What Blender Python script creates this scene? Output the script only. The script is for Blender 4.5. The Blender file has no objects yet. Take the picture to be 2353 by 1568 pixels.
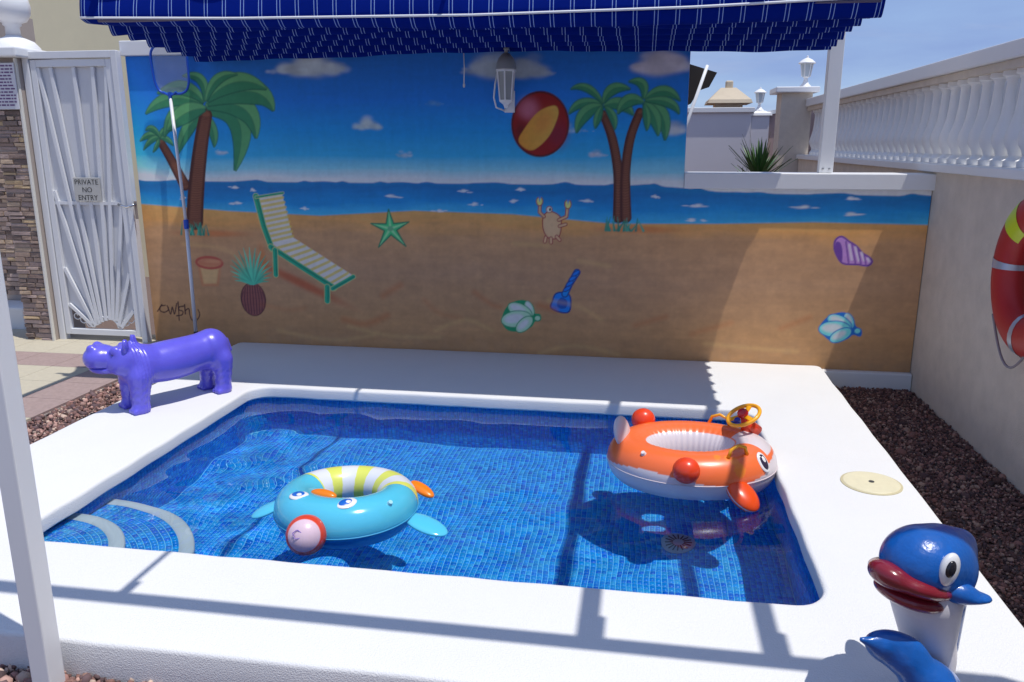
import bpy, bmesh, math, random
import numpy as np
from mathutils import Matrix, Vector
random.seed(7); rng = np.random.default_rng(7)
S = bpy.context.scene
COL = S.collection

# ------------------------------------------------------------------ camera
cam_d = bpy.data.cameras.new('camera'); cam_o = bpy.data.objects.new('camera', cam_d); COL.objects.link(cam_o)
cam_d.sensor_width = 36.0; cam_d.lens = 36.0 * 1840 / 2353; cam_d.clip_start = 0.05; cam_d.clip_end = 3000
fw = Vector((308.5, 452.0, -1840.0)).normalized()           # world +Y seen from the camera
upv = Vector((1, 0, 0)).cross(fw).normalized()
if upv.y < 0: upv = -upv
rt = fw.cross(upv)
cam_o.matrix_world = Matrix.Translation((0, 0, 1.6)) @ Matrix((rt, fw, upv)).to_4x4()
S.camera = cam_o

# ------------------------------------------------------------------ sky, sun, exposure
SUN = Vector((0.292, -0.122, 1.0)).normalized()
wd = bpy.data.worlds.new('World'); S.world = wd; wd.use_nodes = True
nt = wd.node_tree; nt.nodes.clear()
out = nt.nodes.new('ShaderNodeOutputWorld'); bg = nt.nodes.new('ShaderNodeBackground')
sky = nt.nodes.new('ShaderNodeTexSky'); sky.sky_type = 'NISHITA'; sky.sun_disc = False
sky.sun_elevation = math.asin(SUN.z); sky.sun_rotation = math.atan2(SUN.x, SUN.y)
sky.air_density = 1.0; sky.dust_density = 0.0; sky.ozone_density = 2.0; sky.altitude = 1500
tc = nt.nodes.new('ShaderNodeTexCoord'); mp = nt.nodes.new('ShaderNodeMapping')
mp.inputs['Scale'].default_value = (1.2, 1.2, 6.0); mp.inputs['Rotation'].default_value = (0.25, 0.2, 0.4)
ns = nt.nodes.new('ShaderNodeTexNoise'); ns.inputs['Scale'].default_value = 2.2; ns.inputs['Detail'].default_value = 6; ns.inputs['Roughness'].default_value = 0.55
cr = nt.nodes.new('ShaderNodeValToRGB'); cr.color_ramp.elements[0].position = 0.35; cr.color_ramp.elements[0].color = (0.55, 0.55, 0.55, 1)
cr.color_ramp.elements[1].position = 0.68; cr.color_ramp.elements[1].color = (0.95, 0.95, 0.95, 1)
mx = nt.nodes.new('ShaderNodeMix'); mx.data_type = 'RGBA'
mx.inputs[7].default_value = (1.75, 2.5, 4.6, 1)
nt.links.new(tc.outputs['Generated'], mp.inputs['Vector']); nt.links.new(mp.outputs[0], ns.inputs['Vector'])
nt.links.new(ns.outputs['Fac'], cr.inputs['Fac']); nt.links.new(cr.outputs[0], mx.inputs[0])
nt.links.new(sky.outputs[0], mx.inputs[6])
mp2 = nt.nodes.new('ShaderNodeMapping'); mp2.inputs['Scale'].default_value = (1.0, 1.6, 9.0); mp2.inputs['Rotation'].default_value = (0.35, -0.15, 0.9)
ns2 = nt.nodes.new('ShaderNodeTexNoise'); ns2.inputs['Scale'].default_value = 1.7; ns2.inputs['Detail'].default_value = 8; ns2.inputs['Roughness'].default_value = 0.6; ns2.inputs['Distortion'].default_value = 0.6
cr2 = nt.nodes.new('ShaderNodeValToRGB'); cr2.color_ramp.elements[0].position = 0.46; cr2.color_ramp.elements[0].color = (0, 0, 0, 1); cr2.color_ramp.elements[1].position = 0.72; cr2.color_ramp.elements[1].color = (0.8, 0.8, 0.8, 1)
mx2 = nt.nodes.new('ShaderNodeMix'); mx2.data_type = 'RGBA'; mx2.inputs[7].default_value = (3.0, 3.4, 4.7, 1)
nt.links.new(tc.outputs['Generated'], mp2.inputs['Vector']); nt.links.new(mp2.outputs[0], ns2.inputs['Vector']); nt.links.new(ns2.outputs['Fac'], cr2.inputs['Fac'])
nt.links.new(cr2.outputs[0], mx2.inputs[0]); nt.links.new(mx.outputs[2], mx2.inputs[6]); nt.links.new(mx2.outputs[2], bg.inputs['Color'])
bg.inputs['Strength'].default_value = 0.15
nt.links.new(bg.outputs[0], out.inputs['Surface'])
sd = bpy.data.lights.new('sun', 'SUN'); sd.energy = 3.9; sd.angle = math.radians(0.53); sd.color = (1.0, 0.965, 0.91)
so = bpy.data.objects.new('sun', sd); COL.objects.link(so)
so.rotation_euler = SUN.to_track_quat('Z', 'Y').to_euler(); so.location = SUN * 20
sd.cycles.is_caustics_light = True
vs = S.view_settings; vs.view_transform = 'Standard'; vs.look = 'None'; vs.exposure = 0.0; vs.gamma = 1.0; vs.use_curve_mapping = False
cy = S.cycles
cy.use_denoising = True; cy.max_bounces = 8; cy.diffuse_bounces = 4; cy.glossy_bounces = 3; cy.transmission_bounces = 6; cy.transparent_max_bounces = 8
cy.caustics_refractive = True; cy.caustics_reflective = False; cy.sample_clamp_indirect = 4.0; cy.blur_glossy = 0.5

# ------------------------------------------------------------------ helpers
def lin(r, g, b):
    return tuple((c / 255 / 12.92 if c / 255 <= 0.04045 else ((c / 255 + 0.055) / 1.055) ** 2.4) for c in (r, g, b))
MATS = {}
def M(name, col=None, rough=0.6, var=0.0, vscale=8.0, bump=0.0, bscale=200.0, metal=0.0, coat=0.0, attr=False, spec=0.5, transl=0.0, sss=0.0, bdist=0.002, dark=0.55):
    if name in MATS: return MATS[name]
    m = bpy.data.materials.new(name); m.use_nodes = True; MATS[name] = m
    n = m.node_tree.nodes; l = m.node_tree.links
    p = n['Principled BSDF']
    p.inputs['Roughness'].default_value = rough; p.inputs['Metallic'].default_value = metal
    p.inputs['Coat Weight'].default_value = coat; p.inputs['Coat Roughness'].default_value = 0.06
    p.inputs['Specular IOR Level'].default_value = spec
    geo = n.new('ShaderNodeNewGeometry')
    src = None
    if attr:
        a = n.new('ShaderNodeAttribute'); a.attribute_name = 'Col'; src = a.outputs['Color']
    else:
        p.inputs['Base Color'].default_value = (*col, 1)
    if var > 0:
        no = n.new('ShaderNodeTexNoise'); no.inputs['Scale'].default_value = vscale; no.inputs['Detail'].default_value = 5; no.inputs['Roughness'].default_value = 0.65
        l.new(geo.outputs['Position'], no.inputs['Vector'])
        rp = n.new('ShaderNodeValToRGB'); rp.color_ramp.elements[0].position = 0.3; rp.color_ramp.elements[1].position = 0.75
        rp.color_ramp.elements[0].color = (dark, dark, dark, 1); rp.color_ramp.elements[1].color = (1.08, 1.08, 1.08, 1)
        l.new(no.outputs['Fac'], rp.inputs['Fac'])
        mu = n.new('ShaderNodeMix'); mu.data_type = 'RGBA'; mu.blend_type = 'MULTIPLY'; mu.inputs[0].default_value = var
        if src is not None: l.new(src, mu.inputs[6])
        else: mu.inputs[6].default_value = (*col, 1)
        l.new(rp.outputs[0], mu.inputs[7]); src = mu.outputs[2]
    if src is not None: l.new(src, p.inputs['Base Color'])
    if bump > 0:
        nb = n.new('ShaderNodeTexNoise'); nb.inputs['Scale'].default_value = bscale; nb.inputs['Detail'].default_value = 3
        l.new(geo.outputs['Position'], nb.inputs['Vector'])
        b = n.new('ShaderNodeBump'); b.inputs['Strength'].default_value = bump; b.inputs['Distance'].default_value = bdist
        l.new(nb.outputs['Fac'], b.inputs['Height']); l.new(b.outputs[0], p.inputs['Normal'])
    if sss > 0:
        p.inputs['Subsurface Weight'].default_value = sss; p.inputs['Subsurface Radius'].default_value = (0.02, 0.02, 0.02)
    if transl > 0:
        tr = n.new('ShaderNodeBsdfTranslucent'); ms = n.new('ShaderNodeMixShader'); ms.inputs[0].default_value = transl
        if src is not None: l.new(src, tr.inputs['Color'])
        else: tr.inputs['Color'].default_value = (*col, 1)
        o = n['Material Output']; l.new(p.outputs[0], ms.inputs[1]); l.new(tr.outputs[0], ms.inputs[2]); l.new(ms.outputs[0], o.inputs['Surface'])
    return m

def mesh_np(name, V, F, cols=None, smooth=False):
    me = bpy.data.meshes.new(name)
    V = np.asarray(V, np.float32)
    if isinstance(F, np.ndarray):
        k = F.shape[1]; me.vertices.add(len(V)); me.loops.add(F.size); me.polygons.add(len(F))
        me.vertices.foreach_set('co', V.ravel())
        me.loops.foreach_set('vertex_index', F.astype(np.int32).ravel())
        me.polygons.foreach_set('loop_start', np.arange(0, F.size, k, dtype=np.int32))
        me.update(calc_edges=True)
    else:
        me.from_pydata(V.tolist(), [], F)
    if cols is not None:
        a = me.color_attributes.new('Col', 'FLOAT_COLOR', 'POINT')
        c = np.ones((len(V), 4), np.float32); c[:, :3] = cols; a.data.foreach_set('color', c.ravel())
    if smooth: me.polygons.foreach_set('use_smooth', np.ones(len(me.polygons), bool))
    me.validate(); return me

def obj(name, me, mat=None, parent=None, bevel=0.0, label=None, cat=None, group=None, kind=None):
    o = bpy.data.objects.new(name, me); COL.objects.link(o)
    if mat is not None and me is not None and not me.materials: me.materials.append(mat)
    if parent is not None:
        o.parent = parent; o.matrix_parent_inverse = parent.matrix_world.inverted() if False else Matrix.Translation(-parent.location)
    if bevel > 0:
        b = o.modifiers.new('edge', 'BEVEL'); b.width = bevel; b.segments = 2; b.limit_method = 'ANGLE'; b.angle_limit = 0.6
    tag(o, label, cat, group, kind); return o
def tag(o, label=None, cat=None, group=None, kind=None):
    if label: o['label'] = label
    if cat: o['category'] = cat
    if group: o['group'] = group
    if kind: o['kind'] = kind
    return o
def thing(name, loc, label, cat, group=None):
    o = bpy.data.objects.new(name, None); COL.objects.link(o); o.location = loc; o.empty_display_size = 0.1
    return tag(o, label, cat, group)

class MB:
    """collects shapes into one mesh"""
    def __init__(s): s.v = []; s.f = []
    def add(s, V, F):
        o = len(s.v); s.v += [tuple(v) for v in V]; s.f += [tuple(i + o for i in f) for f in F]; return s
    def box(s, a, b):
        (x0, y0, z0), (x1, y1, z1) = a, b
        return s.add([(x0,y0,z0),(x1,y0,z0),(x1,y1,z0),(x0,y1,z0),(x0,y0,z1),(x1,y0,z1),(x1,y1,z1),(x0,y1,z1)],
                     [(0,3,2,1),(4,5,6,7),(0,1,5,4),(1,2,6,5),(2,3,7,6),(3,0,4,7)])
    def bar(s, p, q, w, h=None, up=(0, 0, 1)):
        """box-section bar between two points, w wide across, h along up"""
        h = h or w; p = Vector(p); q = Vector(q); d = (q - p).normalized(); u = Vector(up)
        if abs(d.dot(u)) > 0.98: u = Vector((0, 1, 0))
        x = d.cross(u).normalized() * w / 2; y = x.cross(d).normalized() * h / 2
        V = [c + a * x + b * y for c in (p, q) for a, b in ((-1,-1),(1,-1),(1,1),(-1,1))]
        return s.add(V, [(3,2,1,0),(4,5,6,7),(0,1,5,4),(1,2,6,5),(2,3,7,6),(3,0,4,7)])
    def tube(s, P, r, n=10, closed=False, caps=True):
        P = [Vector(p) for p in P]; m = len(P); rr = r if hasattr(r, '__len__') else [r] * m
        rings = []; u = None
        for i in range(m):
            a = P[(i - 1) % m] if (closed or i > 0) else P[i]; b = P[(i + 1) % m] if (closed or i < m - 1) else P[i]
            d = (b - a).normalized()
            if u is None: u = d.orthogonal().normalized()
            u = (u - d * u.dot(d)).normalized(); w = d.cross(u)
            rings.append([P[i] + (u * math.cos(t) + w * math.sin(t)) * rr[i] for t in [2 * math.pi * k / n for k in range(n)]])
        V = [p for rg in rings for p in rg]; F = []
        for i in range(m if closed else m - 1):
            j = (i + 1) % m
            for k in range(n):
                k2 = (k + 1) % n; F.append((i*n+k, i*n+k2, j*n+k2, j*n+k))
        if not closed and caps:
            F.append(tuple(reversed(range(n)))); F.append(tuple(range((m-1)*n, m*n)))
        return s.add(V, F)
    def lathe(s, prof, c=(0, 0, 0), n=24, ang0=0.0):
        V = []; F = []
        for r, z in prof:
            for k in range(n):
                t = ang0 + 2 * math.pi * k / n; V.append((c[0] + r * math.cos(t), c[1] + r * math.sin(t), c[2] + z))
        for i in range(len(prof) - 1):
            for k in range(n):
                k2 = (k + 1) % n; F.append((i*n+k, i*n+k2, (i+1)*n+k2, (i+1)*n+k))
        F.append(tuple(reversed(range(n)))); F.append(tuple(range((len(prof)-1)*n, len(prof)*n)))
        return s.add(V, F)
    def prism(s, pts, y0, y1):
        """outline in the XZ plane extruded along Y"""
        n = len(pts); V = [(x, y0, z) for x, z in pts] + [(x, y1, z) for x, z in pts]
        F = [tuple(range(n)), tuple(reversed(range(n, 2 * n)))] + [(i, i + n, (i + 1) % n + n, (i + 1) % n) for i in range(n)]
        return s.add(V, F)
    def ball(s, c, r, n=16, m=10, rot=None):
        rx, ry, rz = r if hasattr(r, '__len__') else (r, r, r); V = []; F = []
        for i in range(m + 1):
            ph = math.pi * i / m
            for k in range(n):
                t = 2 * math.pi * k / n
                p = Vector((rx * math.sin(ph) * math.cos(t), ry * math.sin(ph) * math.sin(t), rz * math.cos(ph)))
                if rot is not None: p = rot @ p
                V.append((c[0] + p.x, c[1] + p.y, c[2] + p.z))
        for i in range(m):
            for k in range(n):
                k2 = (k + 1) % n; F.append((i*n+k, (i+1)*n+k, (i+1)*n+k2, i*n+k2))
        return s.add(V, F)
    def mesh(s, name, smooth=False, angle=None):
        me = bpy.data.meshes.new(name); me.from_pydata(s.v, [], s.f)
        bm = bmesh.new(); bm.from_mesh(me); bmesh.ops.remove_doubles(bm, verts=bm.verts, dist=1e-6); bmesh.ops.recalc_face_normals(bm, faces=bm.faces); bm.to_mesh(me); bm.free()
        if smooth or angle:
            me.polygons.foreach_set('use_smooth', np.ones(len(me.polygons), bool))
            if angle: me.set_sharp_from_angle(angle=angle)
        return me
    def build(s, name, mat, parent=None, smooth=False, angle=None, bevel=0.0, **k):
        return obj(name, s.mesh(name, smooth, angle), mat, parent, bevel, **k)

def surfnet(f, lo, hi, h):
    """polygonise f(x,y,z)<0 with naive surface nets"""
    ax = [np.arange(lo[i], hi[i] + h, h) for i in range(3)]
    X, Y, Z = np.meshgrid(*ax, indexing='ij'); V = f(X, Y, Z)
    n = V.shape; c = lambda o: V[o[0]:n[0]-1+o[0], o[1]:n[1]-1+o[1], o[2]:n[2]-1+o[2]]
    sh = tuple(k - 1 for k in n); acc = np.zeros(sh + (3,)); cnt = np.zeros(sh)
    cor = [(i, j, k) for i in (0, 1) for j in (0, 1) for k in (0, 1)]
    for a in cor:
        for d in range(3):
            if a[d]: continue
            b = list(a); b[d] = 1; va, vb = c(a), c(b); m = (va < 0) != (vb < 0)
            t = np.where(m, va / np.where(m, va - vb, 1), 0)
            for q in range(3): acc[..., q] += m * (a[q] + (t if q == d else 0))
            cnt += m
    ok = cnt > 0; vid = np.full(sh, -1); vid[ok] = np.arange(ok.sum())
    I = np.argwhere(ok); P = (I + acc[ok] / cnt[ok][:, None]) * h + np.array(lo)
    Fs = []
    sgn = V < 0
    for d in range(3):
        e1, e2 = (d + 1) % 3, (d + 2) % 3
        s0 = [slice(None)] * 3; s1 = [slice(None)] * 3; s0[d] = slice(0, -1); s1[d] = slice(1, None)
        a, b = sgn[tuple(s0)], sgn[tuple(s1)]
        idx = np.argwhere(a != b); idx = idx[(idx[:, e1] > 0) & (idx[:, e2] > 0) & (idx[:, e1] < sh[e1]) & (idx[:, e2] < sh[e2])]
        if len(idx) == 0: continue
        flip = a[tuple(idx.T)]
        def g(o1, o2):
            q = idx.copy(); q[:, e1] += o1; q[:, e2] += o2; return vid[tuple(q.T)]
        Q = np.stack([g(-1, -1), g(0, -1), g(0, 0), g(-1, 0)], 1); Q[~flip] = Q[~flip][:, ::-1]; Fs.append(Q)
    return P, np.concatenate(Fs)
def smin(a, b, k):
    h = np.clip(0.5 + 0.5 * (b - a) / k, 0, 1); return b * (1 - h) + a * h - k * h * (1 - h)
def sd_cap(X, Y, Z, a, b, ra, rb):
    a = np.array(a, float); b = np.array(b, float); d = b - a; L = (d * d).sum()
    t = np.clip(((X - a[0]) * d[0] + (Y - a[1]) * d[1] + (Z - a[2]) * d[2]) / L, 0, 1)
    return np.sqrt((X - a[0] - t * d[0]) ** 2 + (Y - a[1] - t * d[1]) ** 2 + (Z - a[2] - t * d[2]) ** 2) - (ra + (rb - ra) * t)
def sd_ell(X, Y, Z, c, r, R=None):
    dx, dy, dz = X - c[0], Y - c[1], Z - c[2]
    if R is not None:
        R = np.array(R); dx, dy, dz = R[0,0]*dx+R[1,0]*dy+R[2,0]*dz, R[0,1]*dx+R[1,1]*dy+R[2,1]*dz, R[0,2]*dx+R[1,2]*dy+R[2,2]*dz
    k0 = np.sqrt((dx/r[0])**2 + (dy/r[1])**2 + (dz/r[2])**2); k1 = np.sqrt((dx/r[0]**2)**2 + (dy/r[1]**2)**2 + (dz/r[2]**2)**2)
    return k0 * (k0 - 1) / np.maximum(k1, 1e-6)

def rrect(x0, x1, y0, y1, r, nc=8, ns=24):
    """rounded rectangle, counter-clockwise, fixed point count"""
    P = []
    cs = [((x1 - r, y0 + r), -90), ((x1 - r, y1 - r), 0), ((x0 + r, y1 - r), 90), ((x0 + r, y0 + r), 180)]
    for i, ((cx, cy_), a0) in enumerate(cs):
        arc = [(cx + r * math.cos(math.radians(a0 + 90 * k / nc)), cy_ + r * math.sin(math.radians(a0 + 90 * k / nc))) for k in range(nc + 1)]
        P += arc
        (nx, ny), na = cs[(i + 1) % 4]
        q = (nx + r * math.cos(math.radians(na)), ny + r * math.sin(math.radians(na)))
        for k in range(1, ns): P.append((arc[-1][0] + (q[0] - arc[-1][0]) * k / ns, arc[-1][1] + (q[1] - arc[-1][1]) * k / ns))
    return P
def loops_mesh(L):
    n = len(L[0]); V = [p for l in L for p in l]; F = []
    for i in range(len(L) - 1):
        for k in range(n):
            k2 = (k + 1) % n; F.append((i*n+k, i*n+k2, (i+1)*n+k2, (i+1)*n+k))
    return V, F
def text_mesh(s, size, align='CENTER'):
    cu = bpy.data.curves.new('t', 'FONT'); cu.body = s; cu.size = size; cu.align_x = align; cu.align_y = 'CENTER'
    o = bpy.data.objects.new('t', cu); COL.objects.link(o); dg = bpy.context.evaluated_depsgraph_get()
    me = bpy.data.meshes.new_from_object(o.evaluated_get(dg)); bpy.data.objects.remove(o); return me

# ------------------------------------------------------------------ ground, deck, pool
DK = 0.14                                   # deck height
PX0, PX1, PY0, PY1 = -2.345, 0.65, 2.457, 4.455
WZ = 0.058                                  # water level
FZ = -0.60                                  # pool floor
white_plaster = M('white_plaster', (0.80, 0.80, 0.80), 0.75, var=0.12, vscale=3.0, bump=0.35, bscale=260, dark=0.82)
white_stucco = M('white_stucco', (0.72, 0.72, 0.72), 0.8, var=0.12, vscale=2.2, bump=0.55, bscale=210, bdist=0.005, dark=0.8)
white_paint = M('white_paint', (0.80, 0.80, 0.80), 0.35, var=0.12, vscale=5, dark=0.85)

outer = [(-900, -900), (900, -900), (900, 900), (-900, 900)]
hole = [(PX0 - .09, PY0 - .09), (PX1 + .09, PY0 - .09), (PX1 + .09, PY1 + .09), (PX0 - .09, PY1 + .09)]
gv = [(x, y, 0.0) for x, y in outer + hole]
obj('ground', mesh_np('ground', gv, [(i, (i + 1) % 4, 4 + (i + 1) % 4, 4 + i) for i in range(4)]),
    M('ground_soil', (0.16, 0.11, 0.095), 0.95, var=0.6, vscale=40, bump=0.6, bscale=60, bdist=0.01), kind='structure', label='dark brown earth under the gravel around the pool')

def wob(P, a, f):
    return [(x + a * math.sin(f * (x * 1.3 + y * 2.1)) * 0.6 + a * math.sin(f * 2.3 * (y - x) + 1) * .4, y + a * math.sin(f * (x * 1.9 - y) + 2) * .6 + a * math.sin(f * 2.7 * (x + y)) * .4) for x, y in P]
nc, ns = 10, 30
def dring(dx, r, z, inner):
    if inner: return [(x, y, z) for x, y in wob(rrect(PX0 + dx, PX1 - dx, PY0 + dx, PY1 - dx, max(r - dx, .02), nc, ns), .0035, 9)]
    return [(x, y, z) for x, y in wob(rrect(-3.0 + dx, 1.225 - dx, 1.9 + dx, 5.515 - dx, max(r - dx, .012), nc, ns), .003, 6)]
L = [dring(-.06, .13, .066, True), dring(-.012, .13, .067, True), dring(.0, .13, .078, True), dring(.0, .13, .124, True), dring(-.003, .13, .133, True), dring(-.009, .13, .1385, True), dring(-.02, .13, DK, True),
     dring(.12, .05, DK, False), dring(.02, .05, DK, False), dring(.009, .05, .1385, False), dring(.003, .05, .133, False), dring(0, .05, .124, False), dring(0, .05, .05, False), dring(0, .05, -.03, False)]
V, F = loops_mesh(L)
me = mesh_np('pool_deck', V, [tuple(reversed(f)) for f in F]); 
me.polygons.foreach_set('use_smooth', np.ones(len(me.polygons), bool)); me.set_sharp_from_angle(angle=0.7)
bm = bmesh.new(); bm.from_mesh(me); bmesh.ops.recalc_face_normals(bm, faces=bm.faces); bm.to_mesh(me); bm.free()
obj('pool_deck', me, white_stucco, kind='structure', label='white plastered deck round the small pool')

# basin shell in grout colour, the mosaic stands proud of it
grout = M('grout', (0.22, 0.70, 0.92), 0.8)
mos = M('mosaic', rough=0.18, attr=True, var=0.25, vscale=60)
OV = .045                                   # the coping overhangs the tiled wall
BX0, BX1, BY0, BY1 = PX0 - OV, PX1 + OV, PY0 - OV, PY1 + OV
basin = obj('pool_basin', None, kind='structure', label='blue mosaic pool basin')
IN = 0.006
def bring(z, d=0): return [(x, y, z) for x, y in rrect(BX0 - d, BX1 + d, BY0 - d, BY1 + d, .13, nc, ns)]
V, F = loops_mesh([bring(.0655, IN), bring(FZ - .003, IN)]); k = len(V); n = len(bring(0))
F.append(tuple(range(n, 2 * n)))
shell = obj('grout_shell', mesh_np('grout_shell', V, F), grout, basin)
bm = bmesh.new(); bm.from_mesh(shell.data); bmesh.ops.recalc_face_normals(bm, faces=bm.faces); bmesh.ops.reverse_faces(bm, faces=bm.faces); bm.to_mesh(shell.data); bm.free()
blues = np.array([lin(*c) for c in ((6, 156, 250), (4, 140, 246), (20, 168, 252), (0, 120, 240), (10, 160, 250), (52, 182, 252), (6, 148, 248))])
TS, TG, TH = 0.025, 0.0023, 0.003
hs = (TS - TG) / 2
tq = np.array([(-hs,-hs,0),(hs,-hs,0),(hs,hs,0),(-hs,hs,0),(-hs+.001,-hs+.001,TH),(hs-.001,-hs+.001,TH),(hs-.001,hs-.001,TH),(-hs+.001,hs-.001,TH)])
tf = np.array([(4,5,6,7),(0,1,5,4),(1,2,6,5),(2,3,7,6),(3,0,4,7)])
def rr_in(x, y, d):
    """inside the rounded plan of the basin by margin d"""
    cx, cy_, hx, hy = (BX0 + BX1) / 2, (BY0 + BY1) / 2, (BX1 - BX0) / 2 - .13, (BY1 - BY0) / 2 - .13
    qx, qy = abs(x - cx) - hx, abs(y - cy_) - hy
    return math.hypot(max(qx, 0), max(qy, 0)) + min(max(qx, qy), 0) - .13 < -d
SC = (BX0, BY0)                              # the corner the steps turn round
near = []; rest = []
nx = int((BX1 - BX0) / TS); ny = int((BY1 - BY0) / TS); TX = (BX1 - BX0) / nx; TY = (BY1 - BY0) / ny
for j in range(ny):
    for i in range(nx):
        x = BX0 + (i + .5) * TX; y = BY0 + (j + .5) * TY
        if not rr_in(x, y, .004) or math.hypot(x - SC[0], y - SC[1]) < .66: continue
        (near if 3.14 < y and x > -1.8 and len(near) < 300 else rest).append((x, y))
tile_meshes = []
for q in range(len(blues)):
    tile_meshes.append(mesh_np('mosaic_tile', tq, tf, np.tile(blues[q], (8, 1))))
for x, y in near:
    o = obj('mosaic_tile', random.choice(tile_meshes), mos, basin); o.location = (x, y, FZ - .003); o.rotation_euler.z = random.gauss(0, .02)
    o.cycles.is_caustics_receiver = True
def tile_batch(frames):
    """frames: list of (origin, xdir, ydir, zdir)"""
    O = np.array([f[0] for f in frames]); A = np.array([f[1:] for f in frames])
    V = O[:, None, :] + np.einsum('vk,nkc->nvc', tq, A); n = len(O)
    F = (tf[None] + (np.arange(n) * 8)[:, None, None]).reshape(-1, 4)
    c = np.repeat(blues[rng.integers(0, len(blues), n)] * rng.uniform(.85, 1.12, (n, 1)), 8, 0)
    return mesh_np('mosaic', V.reshape(-1, 3), F, c)
fr = [((x, y, FZ - .003), (1, 0, 0), (0, 1, 0), (0, 0, 1)) for x, y in rest]
# walls: along the rounded plan
pts = rrect(BX0 - IN, BX1 + IN, BY0 - IN, BY1 + IN, .13, 14, 60)
cum = [0]
for a, b in zip(pts, pts[1:] + pts[:1]): cum.append(cum[-1] + math.hypot(b[0]-a[0], b[1]-a[1]))
total = cum[-1]; nt_ = int(total / TS); pl = pts + pts[:1]
for i in range(nt_):
    s = (i + .5) * total / nt_; k = max(j for j in range(len(cum)) if cum[j] <= s); k = min(k, len(pts) - 1)
    t = (s - cum[k]) / max(cum[k + 1] - cum[k], 1e-9); a, b = pl[k], pl[k + 1]
    p = (a[0] + (b[0] - a[0]) * t, a[1] + (b[1] - a[1]) * t); d = Vector((b[0] - a[0], b[1] - a[1], 0)).normalized(); nrm = Vector((-d.y, d.x, 0))
    for r in range(30):
        z = .064 - (r + .5) * TS
        if z < FZ: break
        fr.append(((p[0], p[1], z), tuple(d), (0, 0, 1), tuple(nrm)))
obj('mosaic', tile_batch(fr), mos, basin, kind='stuff')
# quarter-round corner steps
nosing = M('step_nosing', (0.62, 0.67, 0.70), 0.4)
def step(r0, r1, ztop, nm):
    mb = MB(); n = 40
    A = [math.radians(90 * k / n) for k in range(n + 1)]
    rb = r1 - .058
    st = obj(nm, None, None, basin)
    # riser + slab
    V = [(SC[0] + rr * math.cos(a), SC[1] + rr * math.sin(a), z) for rr, z in ((0, ztop - .004), (r1, ztop - .004), (r1, FZ - .002)) for a in A]
    m = n + 1; F = [(i*m+k, (i+1)*m+k, (i+1)*m+k+1, i*m+k+1) for i in range(2) for k in range(n)]
    obj('step_block', mesh_np('step_block', V, F), grout, st)
    V = [(SC[0] + rr * math.cos(a), SC[1] + rr * math.sin(a), z) for rr, z in ((rb, ztop - .003), (rb + .002, ztop), (r1 - .003, ztop), (r1 + .003, ztop - .005), (r1 + .003, ztop - .022)) for a in A]
    F = [(i*m+k, (i+1)*m+k, (i+1)*m+k+1, i*m+k+1) for i in range(4) for k in range(n)]
    obj('nosing', mesh_np('nosing', V, F, smooth=True), nosing, st)
    frs = []
    rr = rb - TS * .5
    while rr > max(r0, .02):
        c = max(1, int(rr * math.pi / 2 / TS))
        for q in range(c):
            a = math.pi / 2 * (q + .5) / c
            frs.append(((SC[0] + rr * math.cos(a), SC[1] + rr * math.sin(a), ztop - .003), (-math.sin(a), math.cos(a), 0), (-math.cos(a), -math.sin(a), 0), (0, 0, 1)))
        rr -= TS
    for q in range(int(r1 * math.pi / 2 / TS)):
        a = math.pi / 2 * (q + .5) / int(r1 * math.pi / 2 / TS)
        z = ztop - .036
        while z > FZ:
            frs.append(((SC[0] + r1 * math.cos(a), SC[1] + r1 * math.sin(a), z), (-math.sin(a), math.cos(a), 0), (0, 0, 1), (math.cos(a), math.sin(a), 0))); z -= TS
    obj('mosaic', tile_batch(frs), mos, st, kind='stuff')
    for c in st.children: c.cycles.is_caustics_receiver = True
step(0.44, 0.70, -.10, 'wide_step'); step(0.0, 0.445, .022, 'top_step')
for c in basin.children: c.cycles.is_caustics_receiver = True

# drain grate on the floor
dr = thing('floor_drain', (0.22, 3.56, FZ), 'round grey slotted drain grate on the pool floor below the orange float', 'drain')
mb = MB(); mb.lathe([(0, 0), (.075, 0), (.08, .004), (.07, .009), (.02, .014), (0.0, .015)], (0.22, 3.56, FZ), 28); mb.build('grate', M('drain_plastic', (.45, .47, .5), .5), dr, angle=.6)
for k in range(16):
    a = 2 * math.pi * k / 16; mb = MB(); mb.bar((0.22 + .025 * math.cos(a), 3.56 + .025 * math.sin(a), FZ + .0138), (0.22 + .062 * math.cos(a), 3.56 + .062 * math.sin(a), FZ + .011), .006, .004); mb.build('slot', M('drain_slot', (.03, .03, .04), .6), dr)

# water surface
wx = np.arange(BX0 - .004, BX1 + .012, .0125); wy = np.arange(BY0 - .004, BY1 + .012, .0125)
WX, WY = np.meshgrid(wx, wy, indexing='ij')
def waves(X, Y):
    h = np.zeros_like(X); r = np.random.default_rng(3)
    for k in range(44):
        lam = r.uniform(.13, .42); th = r.uniform(0, 2 * math.pi) if k % 2 == 0 else r.normal(-.75, .5); kk = 2 * math.pi / lam
        h += (lam / .3) ** 1.3 * np.sin(kk * (X * math.cos(th) + Y * math.sin(th)) + r.uniform(0, 6.28) + .9 * np.sin(2.1 * X + 1.3 * Y + k))
    return h / 5.0
amp = 0.0006 + 0.0012 / (1 + np.exp((WX + 1.15 + .35 * np.sin(2 * WY)) / .28))
H = waves(WX, WY) * amp
V = np.stack([WX, WY, WZ + H], -1).reshape(-1, 3); a, b = WX.shape
ii = np.arange(a * b).reshape(a, b); F = np.stack([ii[:-1, :-1], ii[1:, :-1], ii[1:, 1:], ii[:-1, 1:]], -1).reshape(-1, 4)
wm = bpy.data.materials.new('pool_water'); wm.use_nodes = True; n_ = wm.node_tree.nodes; n_.clear()
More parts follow.
